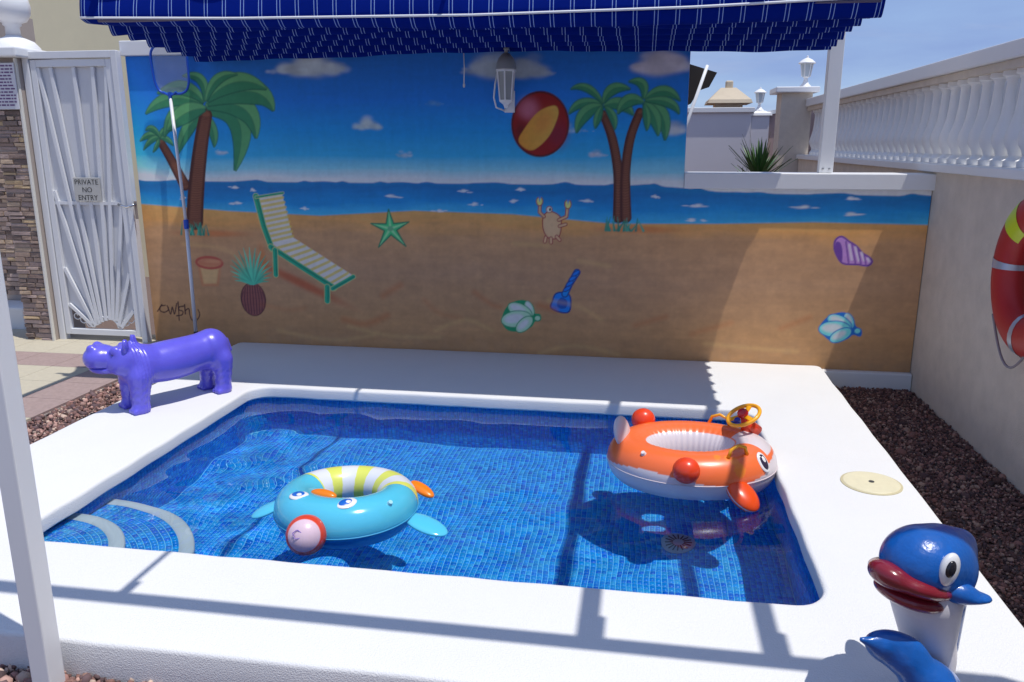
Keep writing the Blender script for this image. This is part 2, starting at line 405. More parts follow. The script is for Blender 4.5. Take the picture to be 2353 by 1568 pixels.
wo = n_.new('ShaderNodeOutputMaterial'); wg = n_.new('ShaderNodeBsdfGlass'); wg.inputs['IOR'].default_value = 1.33; wg.inputs['Roughness'].default_value = 0.0; wg.inputs['Color'].default_value = (.90, .97, 1, 1)
wm.node_tree.links.new(wg.outputs[0], wo.inputs['Surface'])
water = obj('pool_water', mesh_np('pool_water', V, F, smooth=True), wm, kind='structure', label='clear rippled water filling the pool')
water.cycles.is_caustics_caster = True

# ------------------------------------------------------------------ gravel
ico = bmesh.new(); bmesh.ops.create_icosphere(ico, subdivisions=1, radius=1.0); ico.verts.ensure_lookup_table()
IV = np.array([v.co[:] for v in ico.verts]); IF = np.array([[v.index for v in f.verts] for f in ico.faces]); ico.free()
def gravel(name, rect, dens, size, pal, label, z=0.005, slope=0.0):
    x0, x1, y0, y1 = rect; n = int((x1 - x0) * (y1 - y0) * dens)
    c = np.stack([rng.uniform(x0, x1, n), rng.uniform(y0, y1, n), z + rng.uniform(0, 1, n) ** 2 * size * 1.3], 1)
    s = size * rng.lognormal(0, .42, n)[:, None, None] * rng.uniform(.55, 1.15, (n, 1, 3))
    q = rng.normal(size=(n, 4)); q /= np.linalg.norm(q, axis=1)[:, None]; w, x, y, zz = q.T
    R = np.stack([1-2*(y*y+zz*zz), 2*(x*y-w*zz), 2*(x*zz+w*y), 2*(x*y+w*zz), 1-2*(x*x+zz*zz), 2*(y*zz-w*x), 2*(x*zz-w*y), 2*(y*zz+w*x), 1-2*(x*x+y*y)], 1).reshape(n, 3, 3)
    L = IV[None] * s * rng.uniform(.75, 1.2, (n, len(IV), 1)); V = np.einsum('nij,nvj->nvi', R, L) + c[:, None]
    c[:, 2] += 0
    V[:, :, 2] += (slope * (x1 - c[:, 0]))[:, None]
    F = (IF[None] + (np.arange(n) * len(IV))[:, None, None]).reshape(-1, 3)
    P = np.array(pal); col = np.repeat(P[rng.integers(0, len(P), n)] * rng.uniform(.6, 1.25, (n, 1)), len(IV), 0)
    return obj(name, mesh_np(name, V.reshape(-1, 3), F, col), M('pebble', rough=.85, attr=True), kind='stuff', label=label)
gpal = [lin(150, 112, 104), lin(128, 96, 90), lin(176, 140, 128), lin(104, 84, 84), lin(190, 166, 150), lin(120, 88, 80), lin(92, 72, 74)]
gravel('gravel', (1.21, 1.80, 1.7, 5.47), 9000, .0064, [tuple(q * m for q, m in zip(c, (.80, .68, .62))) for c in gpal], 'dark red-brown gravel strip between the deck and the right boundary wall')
gravel('gravel', (-3.32, -2.99, 1.6, 5.5), 7600, .0085, gpal, 'sunlit pinkish gravel strip between the deck and the paving', z=.042, slope=.17)
gravel('gravel', (-2.5, .2, 1.45, 1.92), 5600, .0100, gpal, 'pinkish gravel along the front of the deck', z=.012)
obj('gravel_bed', MB().prism([(-3.316, -.02), (-3.001, -.02), (-3.001, .036), (-3.316, .092)], 1.4, 5.51).mesh('gravel_bed'), MATS['ground_soil'], kind='structure', label='earth bed of the left gravel strip')

# ------------------------------------------------------------------ patio paving on the left
pat = MB().box((-12, -6, -.02), (-3.318, 5.6, .106)).build('patio', M('patio_screed', (.42, .38, .35), .9, var=.3, vscale=20), kind='structure', label='patio slab on the left under the paving tiles')
pm = M('paver_pink', lin(160, 139, 134), .8, var=.7, vscale=38, bump=.4, bscale=70, dark=.72); cm = M('paver_cream', lin(186, 178, 158), .8, var=.5, vscale=38, bump=.4, bscale=70, dark=.8)
TP = .325
def pav(w, h): return MB().box((-w/2, -h/2, 0), (w/2, h/2, .016)).mesh('paving_tile')
pme, cme = pav(TP - .004, TP - .004), pav(TP - .004, TP - .004); pme.materials.append(pm); cme.materials.append(cm)
for i in range(7):
    for j in range(9):
        x = -3.322 - (i + .5) * TP; y = 2.77 + (j + .5) * TP
        pink = (i == 0 and y > 3.8 and j != 8) or (j == 6)
        o = obj('paving_tile', pme if pink else cme, None, pat, bevel=.0015); o.location = (x, y, .106)
# ------------------------------------------------------------------ right boundary wall with balustrade
bw = thing('balustrade_wall', (1.8, 4, 0), 'beige rendered boundary wall on the right with white balustrade on top', 'wall')
beige = M('beige_render', lin(216, 203, 187), .9, var=.55, vscale=7, bump=.6, bscale=150, bdist=.004, dark=.75)
MB().box((1.805, -3, -.02), (2.06, 10.25, 1.43)).build('wall_face', beige, bw)
MB().box((1.775, -3, 1.432), (2.09, 10.25, 1.482)).build('coping', white_paint, bw, bevel=.006)
MB().box((1.835, -3, 2.03), (2.035, 10.25, 2.12)).build('top_rail', white_paint, bw, bevel=.008)
MB().box((1.86, -3, 1.985), (2.01, 10.25, 2.028)).build('rail_moulding', beige, bw)
bp = [(.055, 0), (.055, .03), (.044, .038), (.034, .055), (.040, .08), (.058, .115), (.065, .145), (.060, .18), (.047, .22), (.035, .27), (.028, .34), (.025, .41), (.025, .45), (.032, .46), (.034, .468), (.050, .476), (.050, .501)]
bmesh_ = MB().lathe(bp, n=18).mesh('baluster', angle=.7); bmesh_.materials.append(M('baluster_white', (.8, .8, .8), .4))
y = 3.9
while y < 10.2:
    o = obj('baluster', bmesh_, None, bw); o.location = (1.935, y, 1.483); y += .166
MB().box((2.2, -1, 0), (2.25, 14, 2.02)).build('neighbour_screen', M('grey_screen', (.52, .54, .62), .8), None, label='pale grey screen wall standing behind the white balusters', cat='screen')

# ------------------------------------------------------------------ mural wall
mw = thing('mural_wall', (-1, 5.6, 0), 'wall behind the pool painted with a beach mural of palms and sea', 'wall')
WX0, WX1, WZ0, WZ1, XS, ZL = -3.70, 1.80, .10, 2.21, .257, 1.315
MB().prism([(WX0, -.02), (WX1, -.02), (WX1, ZL), (XS, ZL), (XS, WZ1), (WX0, WZ1)], 5.523, 5.72).build('wall_body', white_stucco, mw)
MB().box((WX0 - .02, 5.49, WZ1 + .001), (XS + .025, 5.75, WZ1 + .103)).build('cap', white_paint, mw, bevel=.006)
MB().box((XS + .001, 5.488, ZL + .001), (WX1 + .02, 5.76, ZL + .103)).build('low_cap', white_paint, mw, bevel=.006)
MB().box((1.228, 5.462, -.02), (1.803, 5.519, .118)).build('plinth', white_stucco, mw, bevel=.01)

# ------------------------------------------------------------------ the mural: paint laid on the wall as point colours
CELL = .0058
mx_ = np.arange(WX0, WX1 + CELL, CELL); mz_ = np.arange(WZ0, WZ1 + CELL * .5, CELL)
mx_[-1] = WX1; mz_[-1] = WZ1
CX, CZ = np.meshgrid(mx_, mz_)               # rows: z
IMG = np.zeros(CX.shape + (3,))
PR = np.random.default_rng(11)
def pc(r, g, b):
    """paint colour picked from the shaded photograph -> base colour"""
    c = np.array(lin(r, g, b)) / np.array((.275, .305, .385)); return np.clip(c, .012, .82)
def vnoise(sx, sz, oct_=4, seed=0):
    r = np.random.default_rng(seed); o = np.zeros(CX.shape); a = 1.0; t = 0
    for k in range(oct_):
        gx = (CX - WX0) / sx * 2 ** k; gz = (CZ - WZ0) / sz * 2 ** k
        g = r.random((int(gz.max()) + 3, int(gx.max()) + 3)); i = gz.astype(int); j = gx.astype(int); u = gz - i; v = gx - j
        u = u * u * (3 - 2 * u); v = v * v * (3 - 2 * v)
        o += a * (g[i, j] * (1-u) * (1-v) + g[i+1, j] * u * (1-v) + g[i, j+1] * (1-u) * v + g[i+1, j+1] * u * v); t += a; a *= .5
    return o / t
NZ1 = vnoise(.5, .12, 4, 1); NZ2 = vnoise(.08, .05, 4, 2); NZ3 = vnoise(.25, .06, 4, 3)
def win(pts, pad):
    a = np.array(pts); x0, z0 = a.min(0) - pad; x1, z1 = a.max(0) + pad
    i0 = max(int((x0 - WX0) / CELL), 0); i1 = min(int((x1 - WX0) / CELL) + 2, CX.shape[1]); j0 = max(int((z0 - WZ0) / CELL), 0); j1 = min(int((z1 - WZ0) / CELL) + 2, CX.shape[0])
    return slice(j0, j1), slice(i0, i1)
def put(sl, m, col):
    col = np.asarray(col); IMG[sl] = IMG[sl] * (1 - m[..., None]) + (col if col.ndim > 1 else col[None, None]) * m[..., None]
def seg_d(X, Z, a, b):
    d = (b[0] - a[0], b[1] - a[1]); L = max(d[0] ** 2 + d[1] ** 2, 1e-12)
    t = np.clip(((X - a[0]) * d[0] + (Z - a[1]) * d[1]) / L, 0, 1)
    return np.hypot(X - a[0] - t * d[0], Z - a[1] - t * d[1]), t
def poly_d(X, Z, P):
    D = np.full(X.shape, 1e9); ins = np.zeros(X.shape, bool)
    for a, b in zip(P, P[1:] + P[:1]):
        D = np.minimum(D, seg_d(X, Z, a, b)[0])
        if a[1] != b[1]: ins ^= ((a[1] > Z) != (b[1] > Z)) & (X < (b[0] - a[0]) * (Z - a[1]) / (b[1] - a[1]) + a[0])
    return np.where(ins, -D, D)
def curve(P, n=6, closed=True):
    """Catmull-Rom through the points"""
    m = len(P); o = []
    for i in range(m if closed else m - 1):
        p = [P[(i + k) % m] if closed else P[min(max(i + k, 0), m - 1)] for k in (-1, 0, 1, 2)]
        for k in range(n):
            t = k / n
            o.append(tuple(.5 * (2*p[1][q] + (p[2][q]-p[0][q])*t + (2*p[0][q]-5*p[1][q]+4*p[2][q]-p[3][q])*t*t + (3*p[1][q]-p[0][q]-3*p[2][q]+p[3][q])*t**3) for q in (0, 1)))
    if not closed: o.append(P[-1])
    return o
def fill(P, col, soft=.005, alpha=1.0, line=None, lw=.006, col2=None, dirz=None):
    sl = win(P, .05); X, Z = CX[sl], CZ[sl]; d = poly_d(X, Z, P)
    m = np.clip(.5 - d / soft, 0, 1) * alpha; c = np.asarray(col)
    if col2 is not None:
        a = np.array(P); lo, hi = a.min(0), a.max(0)
        t = (X - lo[0]) / (hi[0] - lo[0] + 1e-9) if dirz == 'x' else (Z - lo[1]) / (hi[1] - lo[1] + 1e-9)
        t = np.clip(t, 0, 1)[..., None]; c = c * (1 - t) + np.asarray(col2) * t
    put(sl, m, c)
    if line is not None: put(sl, np.clip(.5 - (abs(d) - lw / 2) / soft, 0, 1), line)
def stroke(P, w, col, soft=.005, alpha=1.0):
    sl = win(P, .08); X, Z = CX[sl], CZ[sl]; W = w if hasattr(w, '__len__') else [w] * len(P); D = np.full(X.shape, 1e9)
    for i in range(len(P) - 1):
        d, t = seg_d(X, Z, P[i], P[i + 1]); D = np.minimum(D, d - (W[i] + (W[i + 1] - W[i]) * t) / 2)
    put(sl, np.clip(.5 - D / soft, 0, 1) * alpha, col)
def ell(c, rx, rz, col, rot=0, soft=.006, alpha=1.0, line=None, lw=.007):
    P = [(c[0] + rx * math.cos(t) * math.cos(rot) - rz * math.sin(t) * math.sin(rot), c[1] + rx * math.cos(t) * math.sin(rot) + rz * math.sin(t) * math.cos(rot)) for t in np.linspace(0, 2 * math.pi, 40, endpoint=False)]
    fill(P, col, soft, alpha, line, lw)
def blob(c, rx, rz, col, alpha, rot=0):
    sl = win([(c[0] - 2 * max(rx, rz), c[1] - 2 * max(rx, rz)), (c[0] + 2 * max(rx, rz), c[1] + 2 * max(rx, rz))], .01); X, Z = CX[sl] - c[0], CZ[sl] - c[1]
    u = X * math.cos(rot) + Z * math.sin(rot); v = -X * math.sin(rot) + Z * math.cos(rot)
    put(sl, alpha * np.exp(-((u / rx) ** 2 + (v / rz) ** 2) ** 1.5), col)

# sky, sea and sand
def ramp(z, stops):
    zs = [s[0] for s in stops]; return np.stack([np.interp(z, zs, [s[1][q] for s in stops]) for q in range(3)], -1)
sky_c = ramp(CZ + (NZ1 - .5) * .05, [(1.30, pc(150, 148, 152)), (1.36, pc(128, 146, 165)), (1.43, pc(78, 126, 176)), (1.52, pc(28, 106, 182)), (1.68, pc(8, 92, 178)), (1.9, pc(4, 76, 152)), (2.25, pc(2, 62, 128))])
IMG[:] = sky_c
side = np.clip(1 - (CX - WX0) / .25, 0, 1)[..., None]; IMG[:] = IMG * (1 + .35 * side)  # sunlight along the left edge put into the paint colour
horizon = np.interp(CX, [-3.7, 0, .26, .55, 1.8], [1.338, 1.332, 1.318, 1.288, 1.278]) + .010 * np.maximum(0, np.sin(CX * 17 + 2 * np.sin(CX * 3))) ** 3 + .008 * np.maximum(0, np.sin(CX * 11 + 1.3)) ** 2
shore = np.interp(CX, [-3.7, -3.0, -2.3, -1.6, -.9, -.2, .5, 1.1, 1.8], [1.168, 1.125, 1.10, 1.145, 1.13, 1.075, 1.085, 1.105, 1.098])
ms = np.clip(.5 + (horizon - CZ) / .008, 0, 1)
tz = np.clip((CZ - shore) / (horizon - shore), 0, 1)
sea_c = ramp(tz + (NZ3 - .5) * .35, [(0, pc(34, 108, 160)), (.35, pc(6, 86, 142)), (.8, pc(0, 70, 124)), (1, pc(4, 76, 126))])
put((slice(None), slice(None)), ms, sea_c)
sand_c = ramp(CZ + (NZ1 - .5) * .14, [(.1, pc(106, 82, 58)), (.35, pc(112, 88, 66)), (.7, pc(110, 88, 72)), (.98, pc(118, 92, 70)), (1.06, pc(140, 98, 62)), (1.16, pc(146, 104, 64))])
sand_c *= (1 + (NZ2 - .5) * .22)[..., None] * (1 + (NZ3 - .5) * .15)[..., None]
put((slice(None), slice(None)), np.clip(.5 + (shore - CZ) / .012, 0, 1), sand_c)
foam = pc(165, 180, 200)
for c, w in (((-2.940,1.293), .07), ((-2.933,1.180), .09), ((-2.806,1.278), .05), ((-1.766,1.242), .13), ((-1.240,1.283), .08), ((-1.164,1.194), .07), ((-0.843,1.298), .07), ((-0.888,1.218), .07), ((-0.379,1.224), .09), ((0.071,1.258), .05), ((0.359,1.201), .12), ((1.039,1.200), .12), ((1.316,1.259), .09), ((1.326,1.159), .13), ((-2.414,1.149), .06), ((0.321,1.105), .09), ((-3.359,1.217), .06), ((-1.414,1.143), .08)):
    for k in range(7):
        x = c[0] + PR.normal(0, w * .3); blob((x, c[1] + PR.normal(0, .004)), w * PR.uniform(.12, .3), .0045, foam, .75)
    blob((c[0], c[1] + .004), w * .22, .011, foam, .85)
def cloud(c, w, h, col, al, n=90):
    for k in range(n):
        u = PR.normal(0, .36); v = abs(PR.normal(0, .4)) * (1 - min(abs(u) * 1.1, .9)) - .15
        s = h * PR.uniform(.10, .32) * (1.15 - min(abs(u), .9)); g = PR.uniform(.6, 1.2)
        blob((c[0] + u * w / 1.6, c[1] + v * h * .8), s * 1.7, s, np.clip(col * g, 0, .85), al)
gry = pc(118, 132, 156); pnk = pc(126, 128, 150)
cloud((-2.304,2.108), .60, .15, gry, .42); cloud((-1.035,2.084), .42, .15, gry * .9, .30); cloud((-0.801,2.068), .36, .14, gry * .8, .28); cloud((0.078,2.090), .44, .15, pnk, .42)
cloud((-1.920,1.720), .28, .08, pc(120, 140, 160), .42, 30); cloud((-1.654,1.524), .15, .05, pc(120, 130, 160), .3, 16); cloud((-3.019,1.542), .12, .05, pc(120, 130, 160), .3, 16)
cloud((-0.322,1.532), .17, .05, pnk, .3, 18); cloud((0.165,1.689), .2, .1, pc(120, 130, 150), .35, 26); cloud((-0.506,1.690), .22, .06, pc(110, 130, 160), .3, 20); cloud((-1.429,1.865), .2, .05, pc(70, 110, 160), .15, 16)

# palms
g_d, g_m, g_l = pc(12, 56, 50), pc(30, 84, 64), pc(72, 122, 84)
tr_d, tr_m = pc(46, 24, 24), pc(82, 52, 42)
def frond(a, c, b, w, lit=.55):
    """one drooping leaf from a over c to b"""
    n = 14; up, lo, mid = [], [], []
    for k in range(n + 1):
        t = k / n; p = [(1-t)**2*a[q] + 2*t*(1-t)*c[q] + t*t*b[q] for q in (0, 1)]; d = [2*(1-t)*(c[q]-a[q]) + 2*t*(b[q]-c[q]) for q in (0, 1)]
        L = math.hypot(*d); nn = (-d[1] / L, d[0] / L); h = w * math.sin(math.pi * min(t * .92 + .06, 1)) ** .8 * .5
        up.append((p[0] + nn[0] * h, p[1] + nn[1] * h)); lo.append((p[0] - nn[0] * h, p[1] - nn[1] * h)); mid.append(tuple(p))
    P = up + lo[::-1]; fill(P, g_m, .010, 1, g_d, .006)
    side = up if (up[n // 2][1] > lo[n // 2][1]) else lo
    fill(side + mid[::-1], g_l, .012, lit); stroke(mid, .006, g_d, .008, .5)
def trunk(P, W):
    P2 = curve(P, 6, False); k = len(P2); W2 = list(np.interp(np.linspace(0, 1, k), np.linspace(0, 1, len(W)), W))
    stroke(P2, [w + .012 for w in W2], tr_d, .006); stroke([(x + .004, z) for x, z in P2], [w * .72 for w in W2], tr_m, .014, .8)
    for i in range(k - 1):
        for q in (.0, .33, .66):
            x = P2[i][0] + (P2[i+1][0] - P2[i][0]) * q; z = P2[i][1] + (P2[i+1][1] - P2[i][1]) * q; w = W2[i] * .52
            stroke([(x - w, z - .006), (x, z - .014), (x + w, z - .004)], .005, tr_d, .006, .55)
# small palm, big palm, twin palms
trunk([(-3.495,1.622), (-3.426,1.498), (-3.335,1.311)], [.05, .06, .075])
for a, c, b, w in (((-3.492,1.643), (-3.565,1.698), (-3.654,1.622), .05), ((-3.492,1.643), (-3.471,1.713), (-3.393,1.698), .045), ((-3.492,1.643), (-3.552,1.662), (-3.634,1.560), .04), ((-3.492,1.643), (-3.433,1.652), (-3.395,1.591), .04), ((-3.492,1.649), (-3.543,1.744), (-3.600,1.698), .045), ((-3.500,1.637), (-3.519,1.591), (-3.559,1.544), .03)):
    frond(a, c, b, w)
for a, c, b, w in (((-3.126,1.824), (-2.721,1.904), (-2.929,1.417), .17), ((-3.121,1.812), (-3.051,1.697), (-3.076,1.582), .07), ((-3.134,1.812), (-3.286,1.743), (-3.359,1.538), .09), ((-3.130,1.848), (-3.372,1.894), (-3.457,1.652), .10), ((-3.134,1.877), (-3.396,1.984), (-3.586,1.814), .10)):
    frond(a, c, b, w, .35)
trunk([(-3.118,1.803), (-3.175,1.606), (-3.237,1.328), (-3.283,1.049)], [.085, .10, .115, .125])
for a, c, b, w in (((-3.109,1.859), (-2.734,1.948), (-2.749,1.642), .16), ((-3.100,1.883), (-2.676,2.064), (-2.603,1.829), .17), ((-3.117,1.847), (-3.292,1.849), (-3.428,1.698), .13), ((-3.126,1.889), (-3.237,2.056), (-3.477,1.955), .10), ((-3.098,1.901), (-2.867,2.110), (-2.644,1.976), .13), ((-3.118,1.901), (-3.073,2.098), (-3.268,2.071), .07), ((-3.105,1.901), (-3.033,2.098), (-2.854,2.075), .07)):
    frond(a, c, b, w)
trunk([(-0.291,1.795), (-0.224,1.634), (-0.179,1.407), (-0.167,1.118)], [.04, .05, .053, .066]); trunk([(-0.050,1.805), (-0.107,1.634), (-0.130,1.408), (-0.118,1.119)], [.044, .05, .053, .066])
for a, c, b, w in (((-0.293,1.856), (-0.452,1.899), (-0.513,1.797), .06), ((-0.299,1.845), (-0.436,1.830), (-0.462,1.676), .085), ((-0.284,1.845), (-0.166,1.896), (-0.092,1.786), .08), ((-0.293,1.862), (-0.397,2.008), (-0.504,1.954), .05), ((-0.285,1.867), (-0.254,1.992), (-0.118,1.950), .07), ((-0.296,1.845), (-0.328,1.773), (-0.338,1.704), .05), ((-0.278,1.840), (-0.206,1.787), (-0.211,1.695), .05),
                   ((-0.030,1.865), (-0.139,1.923), (-0.192,1.795), .08), ((-0.019,1.865), (0.131,1.826), (0.120,1.628), .09), ((-0.024,1.860), (0.062,1.799), (0.074,1.656), .08), ((-0.020,1.887), (0.110,1.988), (0.204,1.874), .07), ((-0.031,1.892), (-0.003,2.017), (-0.128,1.996), .06), ((-0.024,1.854), (0.007,1.772), (-0.001,1.689), .05), ((-0.014,1.876), (0.164,1.893), (0.202,1.793), .06)):
    frond(a, c, b, w, .4)
for c, n in (((-3.262,0.978), 16), ((-0.145,1.060), 20)):
    blob((c[0] + .1, c[1] - .02), .26, .025, pc(122, 70, 40), .7); 
    for k in range(n):
        x = c[0] + PR.normal(0, .055); stroke([(x, c[1] - .03), (x + PR.normal(0, .03), c[1] + PR.uniform(.02, .07))], [.016, .004], pc(30, 90, 84) * PR.uniform(.7, 1.5), .006, .9)
# beach ball
bc = (-0.708,1.730); ell(bc, .19, .208, pc(88, 6, 12), 0, .008, 1, pc(52, 0, 8), .014)
blob((bc[0] - .08, bc[1] + .10), .07, .07, pc(125, 78, 104), .65); blob((bc[0] + .12, bc[1] - .06), .07, .09, pc(74, 18, 38), .7); blob((bc[0] - .13, bc[1] - .05), .04, .07, pc(52, 0, 4), .7)
fill(curve([(-0.619,1.850), (-0.723,1.809), (-0.814,1.702), (-0.853,1.617), (-0.763,1.560), (-0.657,1.640), (-0.600,1.747), (-0.586,1.817)], 5), pc(142, 90, 34), .008, 1, None, 0, pc(150, 108, 52), 'x')
blob((-0.682,1.747), .06, .09, pc(134, 78, 40), .5, -.6)
# lounger left standing empty, its boards in the sun colours
teal, teal_d, stripe, cloth = pc(20, 104, 88), pc(10, 60, 54), pc(168, 120, 62), pc(140, 132, 140)
blob((-2.483,0.607), .34, .035, pc(110, 52, 34), .8, -.42); blob((-2.762,0.762), .03, .12, pc(126, 72, 36), .6, .1)
fill([(-2.776,1.223), (-2.580,1.252), (-2.521,0.943), (-2.070,0.670), (-2.222,0.576), (-2.684,0.893)], cloth, .006)
for t in np.linspace(.06, .95, 9):
    a, b = [(-2.771,1.213), (-2.687,0.893)], [(-2.580,1.246), (-2.515,0.934)]
    stroke([tuple(a[0][q] + (a[1][q] - a[0][q]) * t for q in (0, 1)), tuple(b[0][q] + (b[1][q] - b[0][q]) * t for q in (0, 1))], .02, stripe, .008, .85)
for t in np.linspace(.08, .93, 9):
    a, b = [(-2.681,0.886), (-2.228,0.582)], [(-2.509,0.928), (-2.083,0.669)]
    stroke([tuple(a[0][q] + (a[1][q] - a[0][q]) * t for q in (0, 1)), tuple(b[0][q] + (b[1][q] - b[0][q]) * t for q in (0, 1))], .02, stripe, .008, .85)
for P, w in (([(-2.782,1.232), (-2.739,1.019), (-2.687,0.854)], .042), ([(-2.696,0.867), (-2.475,0.730), (-2.222,0.576)], .04), ([(-2.236,0.569), (-2.070,0.663)], .03), ([(-2.664,0.845), (-2.671,0.661)], .036), ([(-2.275,0.580), (-2.281,0.476)], .04), ([(-2.783,1.226), (-2.573,1.259)], .014)):
    stroke(P, w + .008, pc(150, 130, 90), .006, .8); stroke(P, w, teal, .006); stroke([(x + .006, z) for x, z in P], w * .3, teal_d, .006, .6)
# starfish
sc_ = (-1.777,1.016); SP = []
for k in range(10):
    a = math.pi / 2 + k * math.pi / 5 + .06; r = (.155, .05)[k % 2] * (1.12 if k in (4, 6) else .95); SP.append((sc_[0] + r * math.cos(a), sc_[1] + r * math.sin(a) * .92))
fill(SP, pc(40, 124, 84), .006, 1, pc(24, 76, 60), .010)
for k in range(0, 10, 2): stroke([sc_, (sc_[0] + (SP[k][0] - sc_[0]) * .85, sc_[1] + (SP[k][1] - sc_[1]) * .85)], [.02, .004], pc(96, 160, 110), .008, .8)
ell(sc_, .02, .018, pc(30, 96, 72), 0, .01, .7)
# crab
cb, cd = pc(160, 112, 92), pc(96, 34, 40)
fill(curve([(-0.682,1.111), (-0.640,1.153), (-0.571,1.125), (-0.555,1.068), (-0.572,0.979), (-0.638,0.968), (-0.678,1.022)], 4), cb, .005, 1, cd, .007)
for P in ([(-0.676,1.117), (-0.706,1.146), (-0.704,1.206)], [(-0.573,1.095), (-0.520,1.119), (-0.515,1.178)], [(-0.662,0.974), (-0.668,0.944)], [(-0.626,0.969), (-0.625,0.938)], [(-0.587,0.981), (-0.565,0.958)], [(-0.567,1.053), (-0.525,1.066)]):
    stroke(P, .026, cd, .005); stroke(P, .014, cb, .005)
for c in ((-0.707,1.220), (-0.512,1.202)):
    ell(c, .022, .03, pc(170, 140, 90), 0, .005, 1, cd, .006); fill([(c[0] - .008, c[1] + .034), (c[0] + .01, c[1] + .034), (c[0], c[1] - .004)], pc(10, 80, 150), .005)
ell((-0.640,1.165), .02, .022, pc(150, 140, 140), 0, .005, 1, cd, .005); ell((-0.634,1.165), .007, .01, pc(20, 14, 20), 0, .004)
# pineapple, sandal print
pcx, pcz = (-2.865,0.471); ell((pcx, pcz), .098, .125, pc(86, 52, 54), 0, .006, 1, pc(56, 30, 36), .008)
for k in range(9):
    u = -.085 + k * .0212; h = .112 * math.sqrt(max(1 - (u / .098) ** 2, 0)); stroke(curve([(pcx + u, pcz - h), (pcx + u * 1.1, pcz), (pcx + u * .9, pcz + h)], 5, False), .007, pc(46, 26, 36), .005, .85)
for k in range(5): stroke([(pcx - .08, pcz - .09 + k * .045), (pcx + .08, pcz - .08 + k * .045)], .004, pc(60, 36, 40), .006, .4)
for k in range(17):
    a = math.pi * (k + .5) / 17; L_ = .13 + .14 * math.sin(a); stroke([(pcx + .012 * math.cos(a), pcz + .12), (pcx + .6 * L_ * math.cos(a), pcz + .13 + L_ * .65 * math.sin(a)), (pcx + L_ * .95 * math.cos(a), pcz + .125 + L_ * .98 * math.sin(a))], [.022, .016, .003], pc(44, 116, 104) * PR.uniform(.7, 1.3), .006, .95)
fill([(-3.283,0.731), (-3.104,0.735), (-3.144,0.573), (-3.264,0.569)], pc(150, 112, 84), .03, .8, pc(116, 70, 52), .008)
ell((-3.195,0.739), .105, .042, pc(120, 76, 62), -.02, .01, .8, pc(110, 52, 48), .018); blob((-3.162,0.750), .07, .014, pc(140, 96, 76), .7)
# spade
fill(curve([(-0.608,0.534), (-0.590,0.578), (-0.548,0.592), (-0.499,0.581), (-0.480,0.538), (-0.490,0.457), (-0.552,0.449), (-0.620,0.478)], 4), pc(4, 78, 160), .005, 1, pc(0, 34, 92), .010)
fill(curve([(-0.577,0.517), (-0.547,0.555), (-0.507,0.531), (-0.515,0.481), (-0.565,0.479)], 4), pc(4, 50, 118), .006)
stroke([(-0.523,0.580), (-0.488,0.655), (-0.441,0.736)], [.05, .045, .05], pc(0, 34, 92), .005); stroke([(-0.523,0.580), (-0.488,0.655), (-0.441,0.736)], [.034, .028, .034], pc(8, 86, 168), .005)
for c in [(-0.508,0.618), (-0.491,0.655), (-0.470,0.693), (-0.447,0.730)]: ell(c, .03, .013, pc(6, 74, 158), .6, .005, 1, pc(0, 34, 92), .006)
# shells
def scallop(px, ctr, fillc, litc, linec):
    fill(px, linec, .005, 1, linec, .012)
    m = len(px)
    for k in range(4):                         # lobes fanning out from the hinge
        q = px[int(m * (.08 + .135 * k)) % m]; d = (q[0] - ctr[0], q[1] - ctr[1]); L_ = math.hypot(*d); rot = math.atan2(d[1], d[0])
        c = (ctr[0] + d[0] * .54, ctr[1] + d[1] * .54); ell(c, L_ * .50, L_ * .27, fillc, rot, .006, 1, linec, .006)
        c = (ctr[0] + d[0] * .62, ctr[1] + d[1] * .62 + .006); ell(c, L_ * .32, L_ * .15, litc, rot, .02, .9)
    ell((ctr[0] + .035, ctr[1] - .01), .022, .02, fillc, 0, .006, 1, linec, .007)
P = curve([(-0.757,0.480), (-0.810,0.522), (-0.888,0.507), (-0.944,0.454), (-0.967,0.371), (-0.926,0.309), (-0.837,0.306), (-0.762,0.340), (-0.737,0.379), (-0.700,0.387), (-0.700,0.425), (-0.738,0.430)], 4)
scallop(P, (-0.750,0.410), pc(106, 142, 126), pc(150, 165, 175), pc(16, 92, 66))
P = curve([(1.394,0.472), (1.347,0.506), (1.279,0.492), (1.230,0.454), (1.202,0.394), (1.239,0.347), (1.295,0.313), (1.377,0.334), (1.416,0.366), (1.461,0.355), (1.463,0.391), (1.428,0.414)], 4)
scallop(P, (1.407,0.398), pc(70, 142, 190), pc(150, 185, 215), pc(4, 66, 136))
pu, pul, pud = pc(112, 84, 140), pc(150, 130, 175), pc(64, 38, 106)
P = curve([(1.247,0.991), (1.283,1.015), (1.335,0.982), (1.380,0.954), (1.423,0.909), (1.468,0.882), (1.487,0.854), (1.463,0.827), (1.397,0.834), (1.310,0.838), (1.268,0.883), (1.244,0.940)], 4); fill(P, pu, .005, 1, pud, .012)
fill(curve([(1.254,0.980), (1.282,0.969), (1.298,0.913), (1.298,0.849), (1.267,0.889), (1.246,0.940)], 4), pud, .006)
for a, b in [((1.313,0.981),(1.342,0.845)), ((1.352,0.965),(1.386,0.840)), ((1.393,0.932),(1.419,0.841)), ((1.435,0.893),(1.451,0.836))]:
    stroke([a, b], .012, pud, .006, .8); stroke([(a[0] + .022, a[1] - .02), (b[0] + .018, b[1] + .02)], .014, pul, .01, .8)
